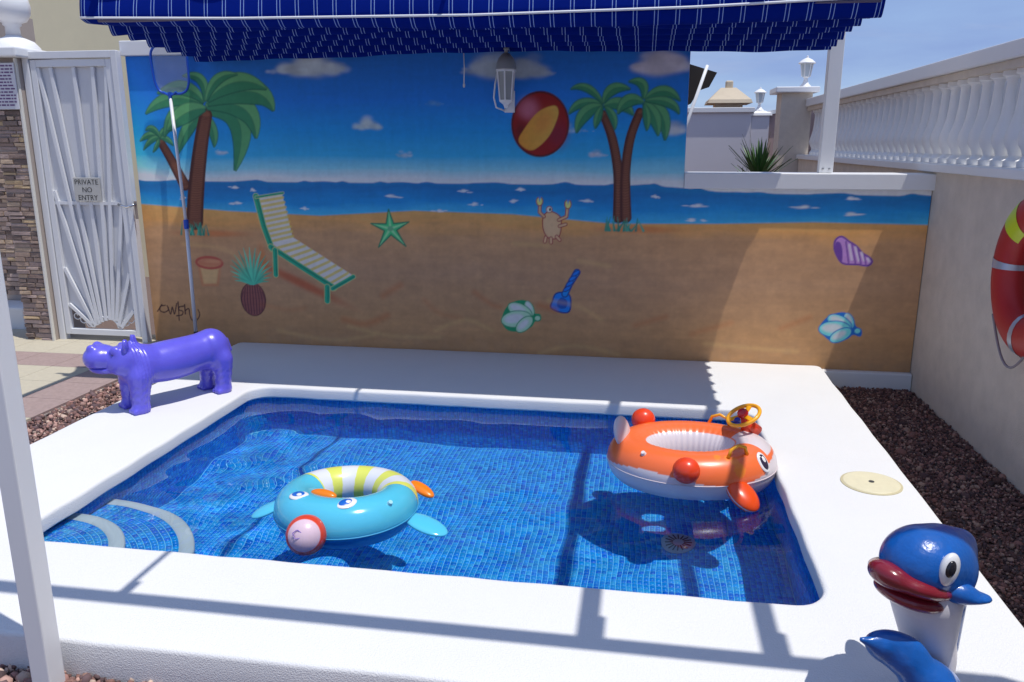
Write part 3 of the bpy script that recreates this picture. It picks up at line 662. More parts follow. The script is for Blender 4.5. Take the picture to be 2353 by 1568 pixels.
# loose shading strokes in the sand
for P, w, al in (([(-2.161,0.339), (-1.994,0.312), (-1.824,0.383)], .03, .55), ([(-1.852,0.528), (-1.717,0.612)], .03, .5), ([(-1.171,0.574), (-1.045,0.489), (-0.982,0.472)], .018, .5), ([(-1.541,0.505), (-1.430,0.413), (-1.270,0.380)], .02, .3), ([(-0.701,0.494), (-0.592,0.466)], .03, .6), ([(-0.027,0.373), (0.179,0.442)], .016, .45), ([(0.362,0.326), (0.620,0.415)], .016, .4), ([(0.951,0.387), (1.128,0.469)], .016, .45), ([(-2.806,0.433), (-2.600,0.400), (-2.462,0.418)], .012, .3)):
    stroke(curve(P, 5, False), w, pc(112, 62, 34), .05, al)
for P in ([(-2.129,0.291), (-1.797,0.230), (-1.434,0.234)], [(-1.466,0.282), (-1.238,0.371), (-1.046,0.298)], [(-0.639,0.533), (-0.424,0.493), (-0.269,0.405)], [(-0.430,0.816), (-0.219,0.784)], [(0.454,0.261), (0.747,0.242), (1.063,0.230)], [(-0.888,0.927), (-0.643,0.917)], [(-3.395,0.879), (-3.049,0.837), (-2.920,0.726)], [(-2.682,0.237), (-2.271,0.179), (-1.930,0.232)], [(-0.698,0.144), (-0.449,0.209), (-0.140,0.158)]):
    stroke(curve(P, 5, False), .014, pc(150, 112, 80), .04, .45)
# signature
ink = pc(34, 16, 22)
for P in ([(-3.590,0.402), (-3.631,0.393), (-3.639,0.359), (-3.604,0.347), (-3.569,0.368), (-3.576,0.399)], [(-3.570,0.389), (-3.554,0.335), (-3.534,0.390), (-3.522,0.336), (-3.495,0.418)], [(-3.439,0.400), (-3.476,0.392), (-3.482,0.371), (-3.450,0.359), (-3.461,0.331), (-3.505,0.323)], [(-3.430,0.413), (-3.431,0.339)], [(-3.428,0.366), (-3.398,0.381), (-3.393,0.326), (-3.378,0.293), (-3.334,0.301), (-3.312,0.343), (-3.323,0.376)], [(-3.482,0.432), (-3.487,0.289)], [(-3.662,0.352), (-3.619,0.407)]):
    stroke(curve(P, 5, False), .009, ink, .004, .95)
IMG *= (1 + (vnoise(.02, .02, 2, 9) - .5) * .10)[..., None]
IMG *= (1 + (vnoise(.22, .02, 3, 21) - .5) * .09)[..., None]                      # brush drag
IMG *= (1 + (vnoise(.035, .30, 3, 22) - .5) * .08)[..., None]
base = np.clip((.30 + .12 * (vnoise(.25, .25, 3, 23) - .5) - CZ) / .16, 0, 1) * vnoise(.05, .04, 3, 24)
IMG = IMG * (1 - .22 * base[..., None]) + np.array((.30, .27, .24)) * .22 * base[..., None]   # splash dirt along the foot
IMG = np.clip(IMG, .008, .85)
nz, nx_ = CX.shape; ii = np.arange(nz * nx_).reshape(nz, nx_)
Fm = np.stack([ii[:-1, :-1], ii[:-1, 1:], ii[1:, 1:], ii[1:, :-1]], -1)
keep = ~((CX[:-1, 1:] > XS + CELL * .5) & (CZ[1:, :-1] > ZL + CELL * .6)); Fm = Fm[keep]
used = np.unique(Fm); remap = np.full(nz * nx_, -1); remap[used] = np.arange(len(used))
Vm = np.stack([CX.ravel(), np.full(CX.size, 5.52), CZ.ravel()], 1)[used]
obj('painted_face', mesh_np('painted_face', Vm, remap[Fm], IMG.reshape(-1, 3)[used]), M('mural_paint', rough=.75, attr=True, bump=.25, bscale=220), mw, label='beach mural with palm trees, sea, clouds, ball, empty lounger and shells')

# ------------------------------------------------------------------ pergola frame that carries the awning
pf = thing('pergola_frame', (-1.70, 1.83, 0), 'white metal pergola frame, its slim front post standing at the left edge', 'pergola')
alu = M('white_aluminium', (.78, .79, .80), .38, var=.1, vscale=4, dark=.85)
PH = 2.60
MB().box((-1.730, 1.80, -.02), (-1.668, 1.862, PH)).build('post', alu, pf, bevel=.004)
p2 = MB().box((1.118, 5.585, 1.4195), (1.205, 5.655, PH)).build('post', alu, pf, bevel=.004)
MB().box((1.70, 1.80, 0), (1.77, 1.87, PH)).build('post', alu, pf, bevel=.004)
for dx in (.022, .062):
    mb = MB(); mb.lathe([(0, 0), (.008, 0), (.007, .004), (0, .006)], (0, 0, 0), 10); o = mb.build('screw', M('steel', (.45, .45, .45), .35, metal=.9), p2); o.location = (1.118 + dx, 5.586, 1.445); o.rotation_euler.x = math.pi / 2
MB().box((-3.3, 1.80, PH), (1.78, 1.862, PH + .07)).build('cross_beam', alu, pf, bevel=.004)
MB().box((-3.3, 5.59, PH), (1.78, 5.65, PH + .06)).build('cross_beam', alu, pf, bevel=.004)
for x, w in ((-2.93, .034), (-.955, .009), (.605, .054), (1.155, .052)):
    MB().box((x - w / 2, 1.86, PH + .005), (x + w / 2, 5.592, PH + .055)).build('rafter', alu, pf)
    MB().box((x - w / 2 - .012, 1.864, PH - .02), (x + w / 2 + .012, 1.93 + w, PH + .004)).build('bracket', alu, pf)

# ------------------------------------------------------------------ awning of striped navy cloth, gathered against the wall
aw = thing('awning', (-1, 4.9, 2.2), 'navy awning with fine white pinstripes gathered in folds above the mural', 'awning')
am = M('awning_cloth', lin(4, 26, 118), .9, transl=.07, spec=.08)
n = am.node_tree.nodes; l = am.node_tree.links
ge = n.new('ShaderNodeNewGeometry'); sx = n.new('ShaderNodeSeparateXYZ'); l.new(ge.outputs['Position'], sx.inputs[0])
def mth(op, a, b=None):
    k = n.new('ShaderNodeMath'); k.operation = op
    for i, v in enumerate((a, b)):
        if v is None: continue
        if isinstance(v, (int, float)): k.inputs[i].default_value = v
        else: l.new(v, k.inputs[i])
    return k.outputs[0]
md = mth('MODULO', mth('ADD', sx.outputs[0], 20.0), .1035)
ma = mth('LESS_THAN', mth('ABSOLUTE', mth('SUBTRACT', md, .040)), .0018); mb2 = mth('LESS_THAN', mth('ABSOLUTE', mth('SUBTRACT', md, .058)), .0018)
mk = mth('MAXIMUM', ma, mb2)
mixc = n.new('ShaderNodeMix'); mixc.data_type = 'RGBA'; mixc.inputs[6].default_value = (*lin(0, 30, 128), 1); mixc.inputs[7].default_value = (.30, .44, .78, 1); l.new(mk, mixc.inputs[0])
l.new(mixc.outputs[2], n['Principled BSDF'].inputs['Base Color']); l.new(mixc.outputs[2], n['Translucent BSDF'].inputs['Color'])
AX0, AX1 = -3.10, 1.085
xs = np.linspace(AX0, AX1, 150)
def sheet(name, yf, zf, nt_, par):
    """cloth strip: yf(t, x), zf(t, x) across the fold, x along it"""
    V = []; ts = np.linspace(0, 1, nt_)
    for t in ts:
        for x in xs: V.append((x, yf(t, x), zf(t, x)))
    m = len(xs); F = [(i*m+k, i*m+k+1, (i+1)*m+k+1, (i+1)*m+k) for i in range(nt_ - 1) for k in range(m - 1)]
    return obj(name, mesh_np(name, V, F, smooth=True), am, par)
seam = lambda x: float(np.interp(x, [-3.17, -2.2, -.9, .2, 1.085], [2.275, 2.250, 2.236, 2.246, 2.272]))
rip = lambda x, k: .003 * math.sin(7 * x + k * 2.1) + .002 * math.sin(17 * x + k) + .003 * math.sin(2.3 * x + 1.7 * k)
AF = 4.26
sheet('front_panel', lambda t, x: AF + .05 * (1 - t) * math.sin(t * 3.1) + .012 * math.sin(9 * x + 3 * t) * (1 - t) + .012 * math.sin(3.1 * x - 4 * t) * (1 - t), lambda t, x: 2.585 * (1 - t) + seam(x) * t, 14, aw)
drop = lambda x: float(np.interp(x, [-3.17, -2.9, -1, 1.085], [.012, .03, .05, .085]))
sheet('fold', lambda t, x: AF + .19 * t + .0 * x, lambda t, x: seam(x) - drop(x) * math.sin(math.pi * min(t / .62, 1)) + max(0, (t - .5) / .5) ** 1.4 * (2.52 - seam(x)) + rip(x, 0) * .5, 16, aw)
ye = [AF + .19, 4.62, 4.80, 4.99, 5.17, 5.33, 5.478]
for k in range(6):
    y0, y1 = ye[k], ye[k + 1]
    zb = 2.228 - .012 * k
    sheet('fold', (lambda t, x, y0=y0, y1=y1, k=k: y0 + (y1 - y0) * t + .010 * math.sin(5 * x + k) * math.sin(math.pi * t)),
          (lambda t, x, zb=zb, k=k: zb + rip(x, k + 1) + .012 * math.cos((x + 1) * 1.4) + (2.52 - zb - rip(x, k + 1)) * abs(2 * t - 1) ** 2.0), 18, aw)
for c in aw.children:
    so_ = c.modifiers.new('cloth', 'SOLIDIFY'); so_.thickness = .0016; so_.offset = 0
mb = MB(); mb.tube([(x, AF - .006, seam(x) + .002) for x in np.linspace(AX0 + .005, AX1 - .002, 60)], .0062, 8); mb.build('hem_piping', M('piping_white', (.75, .76, .8), .6), aw, smooth=True)
mb = MB(); mb.tube([(x, AF + .012, 2.262 if x < -2.9 else 2.258) for x in np.linspace(AX0 + .1, AX1 - .02, 30)], .010, 8); mb.build('batten', M('batten_dark', (.12, .10, .16), .5), aw, smooth=True)
cord = MB(); a_, b_ = (-1.204,5.420,2.192), (-1.204,5.420,1.991)
cord.tube([a_, ((a_[0] + b_[0]) / 2 + .004, a_[1], (a_[2] + b_[2]) / 2), b_], .004, 6); cord.ball((b_[0], b_[1], b_[2] - .012), (.008, .008, .016), 10, 8)
cord.build('pull_cord', M('cord_white', (.75, .75, .75), .6), None, smooth=True, label='short white pull cord hanging from the awning left of the wall lantern', cat='cord')

# ------------------------------------------------------------------ gate, pillar, signs on the left
gt = thing('garden_gate', (-4.09, 5.46, .12), 'white metal gate with sunburst bars left of the mural', 'gate')
gm = M('gate_paint', (.72, .73, .75), .4, var=.2, vscale=6, dark=.8); gp = M('gate_sheet', (.62, .63, .66), .5, var=.2, vscale=5, dark=.85)
GY = 5.46
gx0, gx1, gz1 = -4.462, -3.712, 2.245
MB().box((gx0, GY - .03, .106), (gx0 + .05, GY + .03, gz1)).build('jamb', gm, gt, bevel=.004)
MB().box((gx1 - .045, GY - .03, .106), (gx1, GY + .03, gz1)).build('jamb', gm, gt, bevel=.004)
MB().box((gx0 + .0505, GY - .03, gz1 - .05), (gx1 - .0455, GY + .03, gz1)).build('head_rail', gm, gt, bevel=.004)
ix0, ix1, iz0, iz1 = gx0 + .056, gx1 - .051, .165, gz1 - .056
leaf = obj('leaf', None, None, gt)
for a, b in (((ix0, iz0), (ix0 + .045, iz1)), ((ix1 - .045, iz0), (ix1, iz1)), ((ix0 + .0455, iz1 - .05), (ix1 - .0455, iz1)), ((ix0 + .0455, iz0), (ix1 - .0455, iz0 + .045))):
    MB().box((a[0], GY - .02, a[1]), (b[0], GY + .02, b[1])).build('leaf_rail', gm, leaf, bevel=.003)
jx0, jx1 = ix0 + .046, ix1 - .046
# sheet behind the bars, cut away in the two bottom corners and round the hub
hub = ((-4.062,0.209)[0], iz0 + .046)
P = [(jx0, (-4.398,0.394)[1])] + [(hub[0] - .115, hub[1] + .03)] + [(hub[0] + .11 * math.cos(a), hub[1] + .02 + .085 * math.sin(a)) for a in np.linspace(math.pi, 0, 9)] + [(hub[0] + .115, hub[1] + .03), (jx1, (-3.707,0.376)[1]), (jx1, iz1 - .051), (jx0, iz1 - .051)]
MB().prism(P, GY + .008, GY + .012).build('sheet', gp, leaf)
for a, b in [((-4.397,0.401),(-4.169,0.216)), ((-4.403,0.683),(-4.157,0.223)), ((-4.407,1.264),(-4.136,0.241)), ((-4.408,2.168),(-4.119,0.252)), ((-4.254,2.166),(-4.091,0.267)), ((-4.070,2.163),(-4.056,0.279)), ((-3.919,2.161),(-4.022,0.287)), ((-3.745,2.158),(-3.996,0.284)), ((-3.733,1.169),(-3.968,0.278)), ((-3.717,0.653),(-3.954,0.244)), ((-3.716,0.365),(-3.934,0.225))]:
    a = (min(max(a[0], jx0 + .004), jx1 - .004), min(a[1], iz1 - .052)); b = (b[0], max(b[1], hub[1] + .02))
    mb = MB(); mb.bar((a[0], GY - .004, a[1]), (b[0], GY - .004, b[1]), .027, .020, up=(0, 1, 0)); mb.build('bar', gm, leaf, bevel=.002)
mb = MB(); mb.tube([(hub[0] + .105 * math.cos(a), GY - .004, hub[1] + .012 + .085 * math.sin(a)) for a in np.linspace(math.pi, 0, 14)], .010, 8); mb.build('hub_arc', gm, leaf, smooth=True)
MB().box((jx0, GY - .012, (-4.102,1.174)[1] - .012), (jx1, GY + .006, (-4.102,1.174)[1] + .012)).build('mid_rail', gm, leaf)
for sx_ in (0, 1):
    for q in range(3):      # scroll work in the open corners
        cx_ = (jx0 + .05 + q * .05) if sx_ == 0 else (jx1 - .05 - q * .045); cz_ = hub[1] + (.10 - q * .028 if sx_ == 0 else .085 - q * .024)
        P = [(cx_ + (.006 + .0028 * k) * math.cos(k * .55), GY, cz_ + (.006 + .0028 * k) * math.sin(k * .55)) for k in range(12)]
        mb = MB(); mb.tube(P, .004, 6); mb.build('scroll', gm, leaf, smooth=True)
(sx0, sz1), (sx1, sz0) = (-4.172,1.362), (-3.957,1.189)
plate = MB().box((sx0, GY - .030, sz0), (sx1, GY - .026, sz1)).build('sign_plate', M('sign_cream', lin(188, 186, 180), .5), gt, bevel=.002)
for k, s in enumerate(('PRIVATE', 'NO', 'ENTRY')):
    tm = text_mesh(s, .052); tm.materials.append(M('ink_black', (.02, .02, .02), .6)); o = obj('lettering', tm, None, plate)
    o.rotation_euler = (math.pi / 2, 0, 0); o.location = ((sx0 + sx1) / 2, GY - .0315, sz1 - .034 - k * (sz1 - sz0 - .06) / 2)
hp = (-3.755,5.420,1.165)
mb = MB(); mb.tube([(hp[0] + .07, GY - .03, hp[2] + .005), (hp[0] + .07, GY - .06, hp[2] + .005), (hp[0] + .02, GY - .065, hp[2] - .012), (hp[0] - .05, GY - .062, hp[2] + .006)], .009, 8); mb.build('handle', M('chrome', (.7, .7, .72), .15, metal=1.0), gt, smooth=True)
MB().box((hp[0] + .058, GY - .034, hp[2] - .10), (hp[0] + .082, GY - .0305, hp[2] + .03)).build('lock_plate', M('lock_brown', (.30, .24, .2), .5), gt, bevel=.002)

stone_cols = [lin(*c) for c in ((176, 152, 136), (152, 130, 120), (194, 170, 146), (136, 118, 110), (200, 174, 138), (166, 146, 140), (118, 102, 96), (186, 164, 154))]
stone_mats = [M('ledge_stone', stone_cols[k], .9, var=.6, vscale=45, bump=.6, bscale=110, bdist=.006, dark=.6) if k == 0 else M('ledge_stone_%s' % 'abcdefgh'[k], stone_cols[k], .9, var=.6, vscale=45, bump=.6, bscale=110, bdist=.006, dark=.6) for k in range(8)]
def stones(par, x0, x1, z0, z1, yf, hmin=.024, hmax=.04):
    z = z0
    while z < z1 - .012:
        h = min(random.uniform(hmin, hmax), z1 - z); x = x0
        while x < x1 - .01:
            w = min(random.uniform(.06, .17), x1 - x)
            if x1 - x - w < .035: w = x1 - x
            d = random.uniform(.006, .022)
            V = [(xx + random.uniform(-.002, .002), yy + random.uniform(-.003, .003), zz + random.uniform(-.002, .002)) for yy, g in ((yf - d, .004), (yf + .01, .0)) for xx, zz in ((x + .001 + g, z + .001 + g), (x + w - .001 - g, z + .001 + g), (x + w - .001 - g, z + h - .001 - g), (x + .001 + g, z + h - .001 - g))]
            obj('stone', mesh_np('stone', V, [(0,1,2,3),(1,0,4,5),(2,1,5,6),(3,2,6,7),(0,3,7,4)]), random.choice(stone_mats), par)
            x += w
        z += h
gpil = thing('gate_pillar', (-4.59, 5.5, .1), 'stone-clad gate pillar with white cap and round ball finial at the far left', 'pillar')
MB().box((-4.715, 5.40, .09), (-4.468, 5.75, 2.20)).build('core', M('pillar_core', (.4, .34, .3), .9, bump=.4, bscale=60), gpil)
stones(gpil, -4.715, -4.485, .107, 2.17, 5.40)
MB().box((-4.484, 5.375, .107), (-4.466, 5.398, 2.2)).build('edge_trim', M('trim_cream', (.7, .68, .62), .6), gpil, bevel=.003)
MB().box((-4.80, 5.31, 2.201), (-4.40, 5.83, 2.27)).build('cap', white_paint, gpil, bevel=.012)
mb = MB(); mb.lathe([(.17, 0), (.165, .02), (.13, .06), (.06, .09), (.05, .10)], (-4.595, 5.55, 2.2705), 32); mb.build('cap_dome', white_paint, gpil, angle=.9)
mb = MB(); mb.lathe([(.05, 0), (.048, .06), (.062, .07), (.062, .085), (.10, .10), (.128, .15), (.135, .20), (.125, .25), (.095, .30), (.05, .33), (0, .335)], (-4.595, 5.55, 2.371), 32); mb.build('ball_finial', white_paint, gpil, smooth=True)
nb = thing('notice_board', (-4.6, 5.37, 2), 'white notice board with rows of small purple print on the stone pillar', 'sign')
MB().box((-4.72, 5.362, 1.845), (-4.474, 5.370, 2.165)).build('board', M('board_white', (.62, .62, .66), .4), nb, bevel=.002)
for r in range(13):
    z = 2.145 - r * .0225; mb = MB(); x = -4.71
    while x < -4.50:
        w = random.uniform(.012, .04); mb.box((x, 5.3605, z - .005), (min(x + w, -4.487), 5.3615, z + .005)); x += w + .008
    mb.build('print_row', M('print_purple', lin(104, 70, 120), .6), nb)

# stone wall and white step further back on the left
sw = thing('stone_wall', (-5.6, 6.1, 0), 'stone-faced wall in the shade behind the gate pillar', 'wall')
MB().box((-6.6, 6.02, 0), (-5.02, 6.3, 2.6)).build('wall_core', MATS['pillar_core'], sw)
stones(sw, -5.75, -5.02, .34, 2.25, 6.02, .03, .045)
MB().box((-6.4, 5.70, 0), (-4.98, 6.0, .30)).build('white_step', white_stucco, None, bevel=.015, label='low white plastered step at the foot of the stone wall', cat='step')

# houses behind
hs_ = thing('house', (-9, 10, 0), 'cream rendered house wall rising behind the gate', 'house')
MB().box((-18, 9.0, 0), (-5.93, 16, 6.4)).build('wall', M('cream_render', lin(246, 234, 194), .9, var=.3, vscale=3, bump=.3, bscale=120, dark=.85), hs_)
MB().box((-18.3, 8.7, 6.4), (-5.6, 16.3, 6.6)).build('roof', M('roof_tile', lin(170, 110, 80), .8, var=.4), hs_)
h2 = thing('house', (-4.5, 13, 0), 'peach coloured house corner just visible left of the awning', 'house')
MB().box((-6.9, 12.0, 0), (-2.0, 17, 5.6)).build('wall', M('peach_render', lin(206, 170, 130), .9, var=.3, vscale=3, dark=.85), h2)
MB().box((-7.1, 11.8, 5.6), (-1.8, 17.2, 5.8)).build('roof', MATS['roof_tile'], h2)

# ------------------------------------------------------------------ leaf skimmer, wall lantern, life ring, lid
sk = thing('leaf_skimmer', (-3.26, 5.36, .14), 'leaf skimmer net with blue rim and white pole leaning on the mural', 'pool net')
skb = M('skimmer_blue', lin(20, 80, 190), .3)
c0 = (-3.324,5.460,2.111); pb_, pt_ = (-3.243,5.330,0.253), (-3.341,5.455,1.929); pj = (-3.270,5.385,1.039)
w2, h2_ = .137, .165
rim = []
for k in range(40):
    t = 2 * math.pi * k / 40; e = .55; cx_ = math.copysign(abs(math.cos(t)) ** e, math.cos(t)); sz_ = math.copysign(abs(math.sin(t)) ** e, math.sin(t))
    rim.append((c0[0] + w2 * cx_ * (1 + .06 * sz_), c0[1] - .01 * sz_, c0[2] + h2_ * sz_))
mb = MB(); mb.tube(rim, .0085, 8, closed=True); mb.build('rim', skb, sk, smooth=True)
nm_ = bpy.data.materials.new('net_mesh'); nm_.use_nodes = True; q = nm_.node_tree; pbs = q.nodes['Principled BSDF']; pbs.inputs['Base Color'].default_value = (.55, .62, .68, 1); pbs.inputs['Alpha'].default_value = .30; pbs.inputs['Roughness'].default_value = .6
V = [(c0[0], c0[1] + .02, c0[2])] + [(x, y + .004, z) for x, y, z in rim]; obj('net', mesh_np('net', V, [(0, 1 + k, 1 + (k + 1) % 40) for k in range(40)], smooth=True), nm_, sk)
mb = MB(); mb.tube([pt_, pj], .0115, 10); mb.build('pole', M('pole_white', (.72, .74, .78), .3), sk, smooth=True)
mb = MB(); mb.tube([pj, pb_], .0135, 10); mb.build('pole', MATS['pole_white'], sk, smooth=True)
dj = (Vector(pb_) - Vector(pj)).normalized(); mb = MB(); mb.tube([Vector(pj) - dj * .03, Vector(pj) + dj * .035], .0185, 12); mb.build('clamp', skb, sk, smooth=False, angle=.6)
mb = MB(); mb.tube([Vector(pb_), Vector(pb_) + dj * .04], .016, 10); mb.build('tip', M('rubber', (.02, .02, .025), .7), sk, angle=.6)
mb = MB(); mb.tube([Vector(pt_) + Vector((-.05, 0, .03)), Vector(pt_), Vector(pt_) + Vector((.05, 0, .03))], .008, 8); mb.tube([Vector(pt_) + Vector((0, 0, .03)), Vector(pt_) - Vector((0, 0, .03))], .013, 10); mb.build('socket', skb, sk, angle=.7)

lcx, lcy, lcz = (-0.913,5.370,1.962)
ln = thing('wall_lantern', (lcx, 5.45, lcz), 'white wall lantern with grey dome top mounted on the painted sky', 'lantern')
lw_ = M('lantern_white', (.84, .85, .86), .4)
zt = (-0.913,5.370,2.067)[2]; zb_ = (-0.913,5.370,1.881)[2]; H_ = zt - zb_
for k in range(6):
    a = math.pi / 6 + k * math.pi / 3; mb = MB(); mb.bar((lcx + .043 * math.cos(a), lcy + .043 * math.sin(a), zb_), (lcx + .060 * math.cos(a), lcy + .060 * math.sin(a), zt), .009, .009); mb.build('rib', lw_, ln)
mb = MB(); mb.lathe([(.041, 0), (.056, H_)], (lcx, lcy, zb_ + .001), 6, math.pi / 6); mb.build('glass', M('smoked_glass', (.36, .38, .38), .25), ln)
mb = MB(); mb.lathe([(0, -.055), (.012, -.05), (.02, -.03), (.045, -.012), (.05, 0)], (lcx, lcy, zb_), 6, math.pi / 6); mb.build('base', lw_, ln, angle=.5)
mb = MB(); mb.lathe([(.07, -.012), (.07, 0), (.066, .004)], (lcx, lcy, zt + .001), 6, math.pi / 6); mb.build('collar', lw_, ln)
mb = MB(); mb.lathe([(.068, 0), (.064, .03), (.05, .065), (.028, .09), (.012, .10), (.012, .115), (.018, .122), (.01, .14), (0, .145)], (lcx, lcy, zt + .006), 20); mb.build('dome', M('lantern_dome', (.34, .36, .37), .35), ln, angle=.7)
mb = MB(); mb.tube([(lcx - .055, lcy, zt + .002), (lcx - .075, lcy + .01, zt - .09), (lcx - .085, lcy + .02, zt - .17), (lcx - .075, lcy + .05, zt - .23), (lcx - .03, lcy + .10, zt - .25), (lcx, 5.515, zt - .20)], .006, 8); mb.build('arm', lw_, ln, smooth=True)
mb = MB(); mb.box((lcx - .035, 5.508, zt - .26), (lcx + .035, 5.519, zt - .12)); mb.build('back_plate', lw_, ln, bevel=.003)

lr = thing('life_ring', (1.78, 4.03, .66), 'red life ring with silver bands hanging on the beige wall at the right edge', 'life ring')
RC = (1.727, 3.83, 1.035); RR = .275; Rr = .098
def ringp(a, b, k=1.0): return (RC[0] - Rr * .72 * k * math.sin(b), RC[1] + (RR + Rr * k * math.cos(b)) * math.cos(a), RC[2] + (RR + Rr * k * math.cos(b)) * math.sin(a))
def ring_patch(a0, a1, b0, b1, k, na, nb_):
    V = [ringp(a0 + (a1 - a0) * i / na, b0 + (b1 - b0) * j / nb_, k) for i in range(na + 1) for j in range(nb_ + 1)]; m = nb_ + 1
    return V, [(i*m+j, (i+1)*m+j, (i+1)*m+j+1, i*m+j+1) for i in range(na) for j in range(nb_)]
mb = MB(); mb.add(*ring_patch(0, 2 * math.pi, 0, 2 * math.pi, 1, 64, 20)); mb.build('ring', M('ring_red', lin(178, 34, 34), .5, var=.2, vscale=8), lr, smooth=True)
for a in (.05, 1.62, 3.19, 4.76):
    mb = MB(); mb.add(*ring_patch(a - .075, a + .075, 0, 2 * math.pi, 1.025, 4, 20)); mb.build('silver_band', M('silver_tape', (.45, .5, .6), .3, metal=.5), lr, smooth=True)
mb = MB(); mb.add(*ring_patch(.72, 1.12, .6, 2.6, 1.02, 5, 10)); mb.build('yellow_patch', M('reflector_lime', lin(196, 214, 30), .4), lr, smooth=True)
P = [ringp(-.75 - .0 * k, 1.0, 1.0) for k in range(1)] + [(RC[0] - .03, RC[1] + .26 - .03 * k, RC[2] - .27 - .17 * math.sin(math.pi * (k + 1) / 14) - .0 * k) for k in range(14)]
mb = MB(); mb.tube(P, .006, 6); mb.build('grab_rope', M('rope_grey', (.28, .24, .26), .8), lr, smooth=True)
mb = MB(); mb.tube([(1.80, RC[1], 1.40), (1.74, RC[1], 1.39), (1.70, RC[1], 1.335), (1.69, RC[1], 1.36)], .006, 8); mb.build('hook', MATS['steel'], lr, smooth=True)

ld = thing('skimmer_lid', (1.042, 3.51, DK), 'round cream plastic skimmer lid set in the right side of the deck', 'lid')
mb = MB(); mb.lathe([(.128, 0), (.128, .004), (.122, .006)], (1.042, 3.51, DK - .001), 48); mb.build('rim', M('lid_rim', lin(196, 186, 150), .5), ld, angle=.5)
mb = MB(); mb.lathe([(.119, 0), (.119, .0055), (.116, .0075), (.03, .0085), (0, .0085)], (1.042, 3.51, DK), 48); cover = mb.build('cover', M('lid_cream', lin(222, 214, 182), .5, var=.2, vscale=20), ld, angle=.5)
mb = MB(); mb.lathe([(.012, 0), (.012, .002), (0, .002)], (1.042, 3.51, DK + .0086), 14); mb.build('finger_hole', M('dark_hole', (.05, .05, .05), .6), cover)

# ------------------------------------------------------------------ beyond the low wall
ep = thing('end_pillar', (1.71, 10.4, 0), 'grey-brown rendered pillar with flat white cap behind the low wall', 'pillar')
MB().box((1.56, 10.27, 0), (1.91, 10.65, 2.19)).build('shaft', beige, ep)
MB().box((1.48, 10.18, 2.191), (1.97, 10.73, 2.255)).build('cap', white_paint, ep, bevel=.01)
def lantern(c, s, label):
    t = thing('post_lantern', c, label, 'lantern', 'white lanterns on the far pillars'); x, y, z = c
    mb = MB(); mb.lathe([(.075*s, 0), (.07*s, .015*s), (.04*s, .045*s), (.026*s, .075*s), (.022*s, .11*s), (.03*s, .115*s), (.04*s, .125*s)], c, 16); mb.build('foot', white_paint, t, angle=.8)
    mb = MB(); mb.lathe([(.045*s, 0), (.068*s, .15*s)], (x, y, z + .125*s), 6); mb.build('glass', M('lantern_glass', (.5, .56, .6), .1), t)
    for k in range(6):
        a = k * math.pi / 3; mb = MB(); mb.bar((x + .048*s*math.cos(a), y + .048*s*math.sin(a), z + .125*s), (x + .072*s*math.cos(a), y + .072*s*math.sin(a), z + .276*s), .010*s, .010*s); mb.build('rib', white_paint, t)
    mb = MB(); mb.lathe([(.10*s, 0), (.10*s, .01*s), (.06*s, .045*s), (.03*s, .06*s), (.014*s, .068*s), (.012*s, .085*s), (0, .095*s)], (x, y, z + .276*s), 16); mb.build('roof', white_paint, t, angle=.6)
p_ = (1.843,10.420,2.250); lantern((p_[0], p_[1], 2.256), .98, 'larger white lantern standing on the flat-capped end pillar')
# neighbour's walls
nw = thing('neighbour_wall', (0, 11.4, 0), 'white neighbour wall with flat coping seen over the low wall', 'wall')
MB().box((-4, 11.4, 0), (1.365, 11.6, 2.01)).build('wall_face', M('lilac_white', (.66, .64, .68), .8, var=.15, vscale=3, dark=.85), nw)
MB().box((-4, 11.36, 2.011), (1.40, 11.64, 2.075)).build('coping', white_paint, nw, bevel=.006)
np_ = thing('corner_pillar', (1.5, 11.6, 0), 'small pale corner pillar carrying the smaller lantern', 'pillar')
MB().box((1.37, 11.42, 0), (1.60, 11.66, 1.97)).build('shaft', MATS['lilac_white'], np_)
mb = MB(); mb.lathe([(.20, 0), (.19, .03), (.09, .06), (.08, .065)], (1.49, 11.54, 1.971), 4, math.pi / 4); mb.build('cap', white_paint, np_)
lantern((1.475, 11.54, 2.037), .82, 'smaller white lantern on the pale corner pillar further back')
gw = thing('garden_wall', (2, 12, 0), 'pinkish garden wall between the two lantern pillars', 'wall')
MB().prism([(1.605, 0), (3.2, 0), (3.2, 2.25), (1.605, 1.985)], 11.5, 11.66).build('wall_face', M('pink_render', lin(184, 160, 156), .9, var=.3, vscale=8, dark=.8), gw)
MB().prism([(1.603, 1.986), (3.2, 2.251), (3.2, 2.30), (1.603, 2.035)], 11.46, 11.70).build('coping', white_paint, gw)
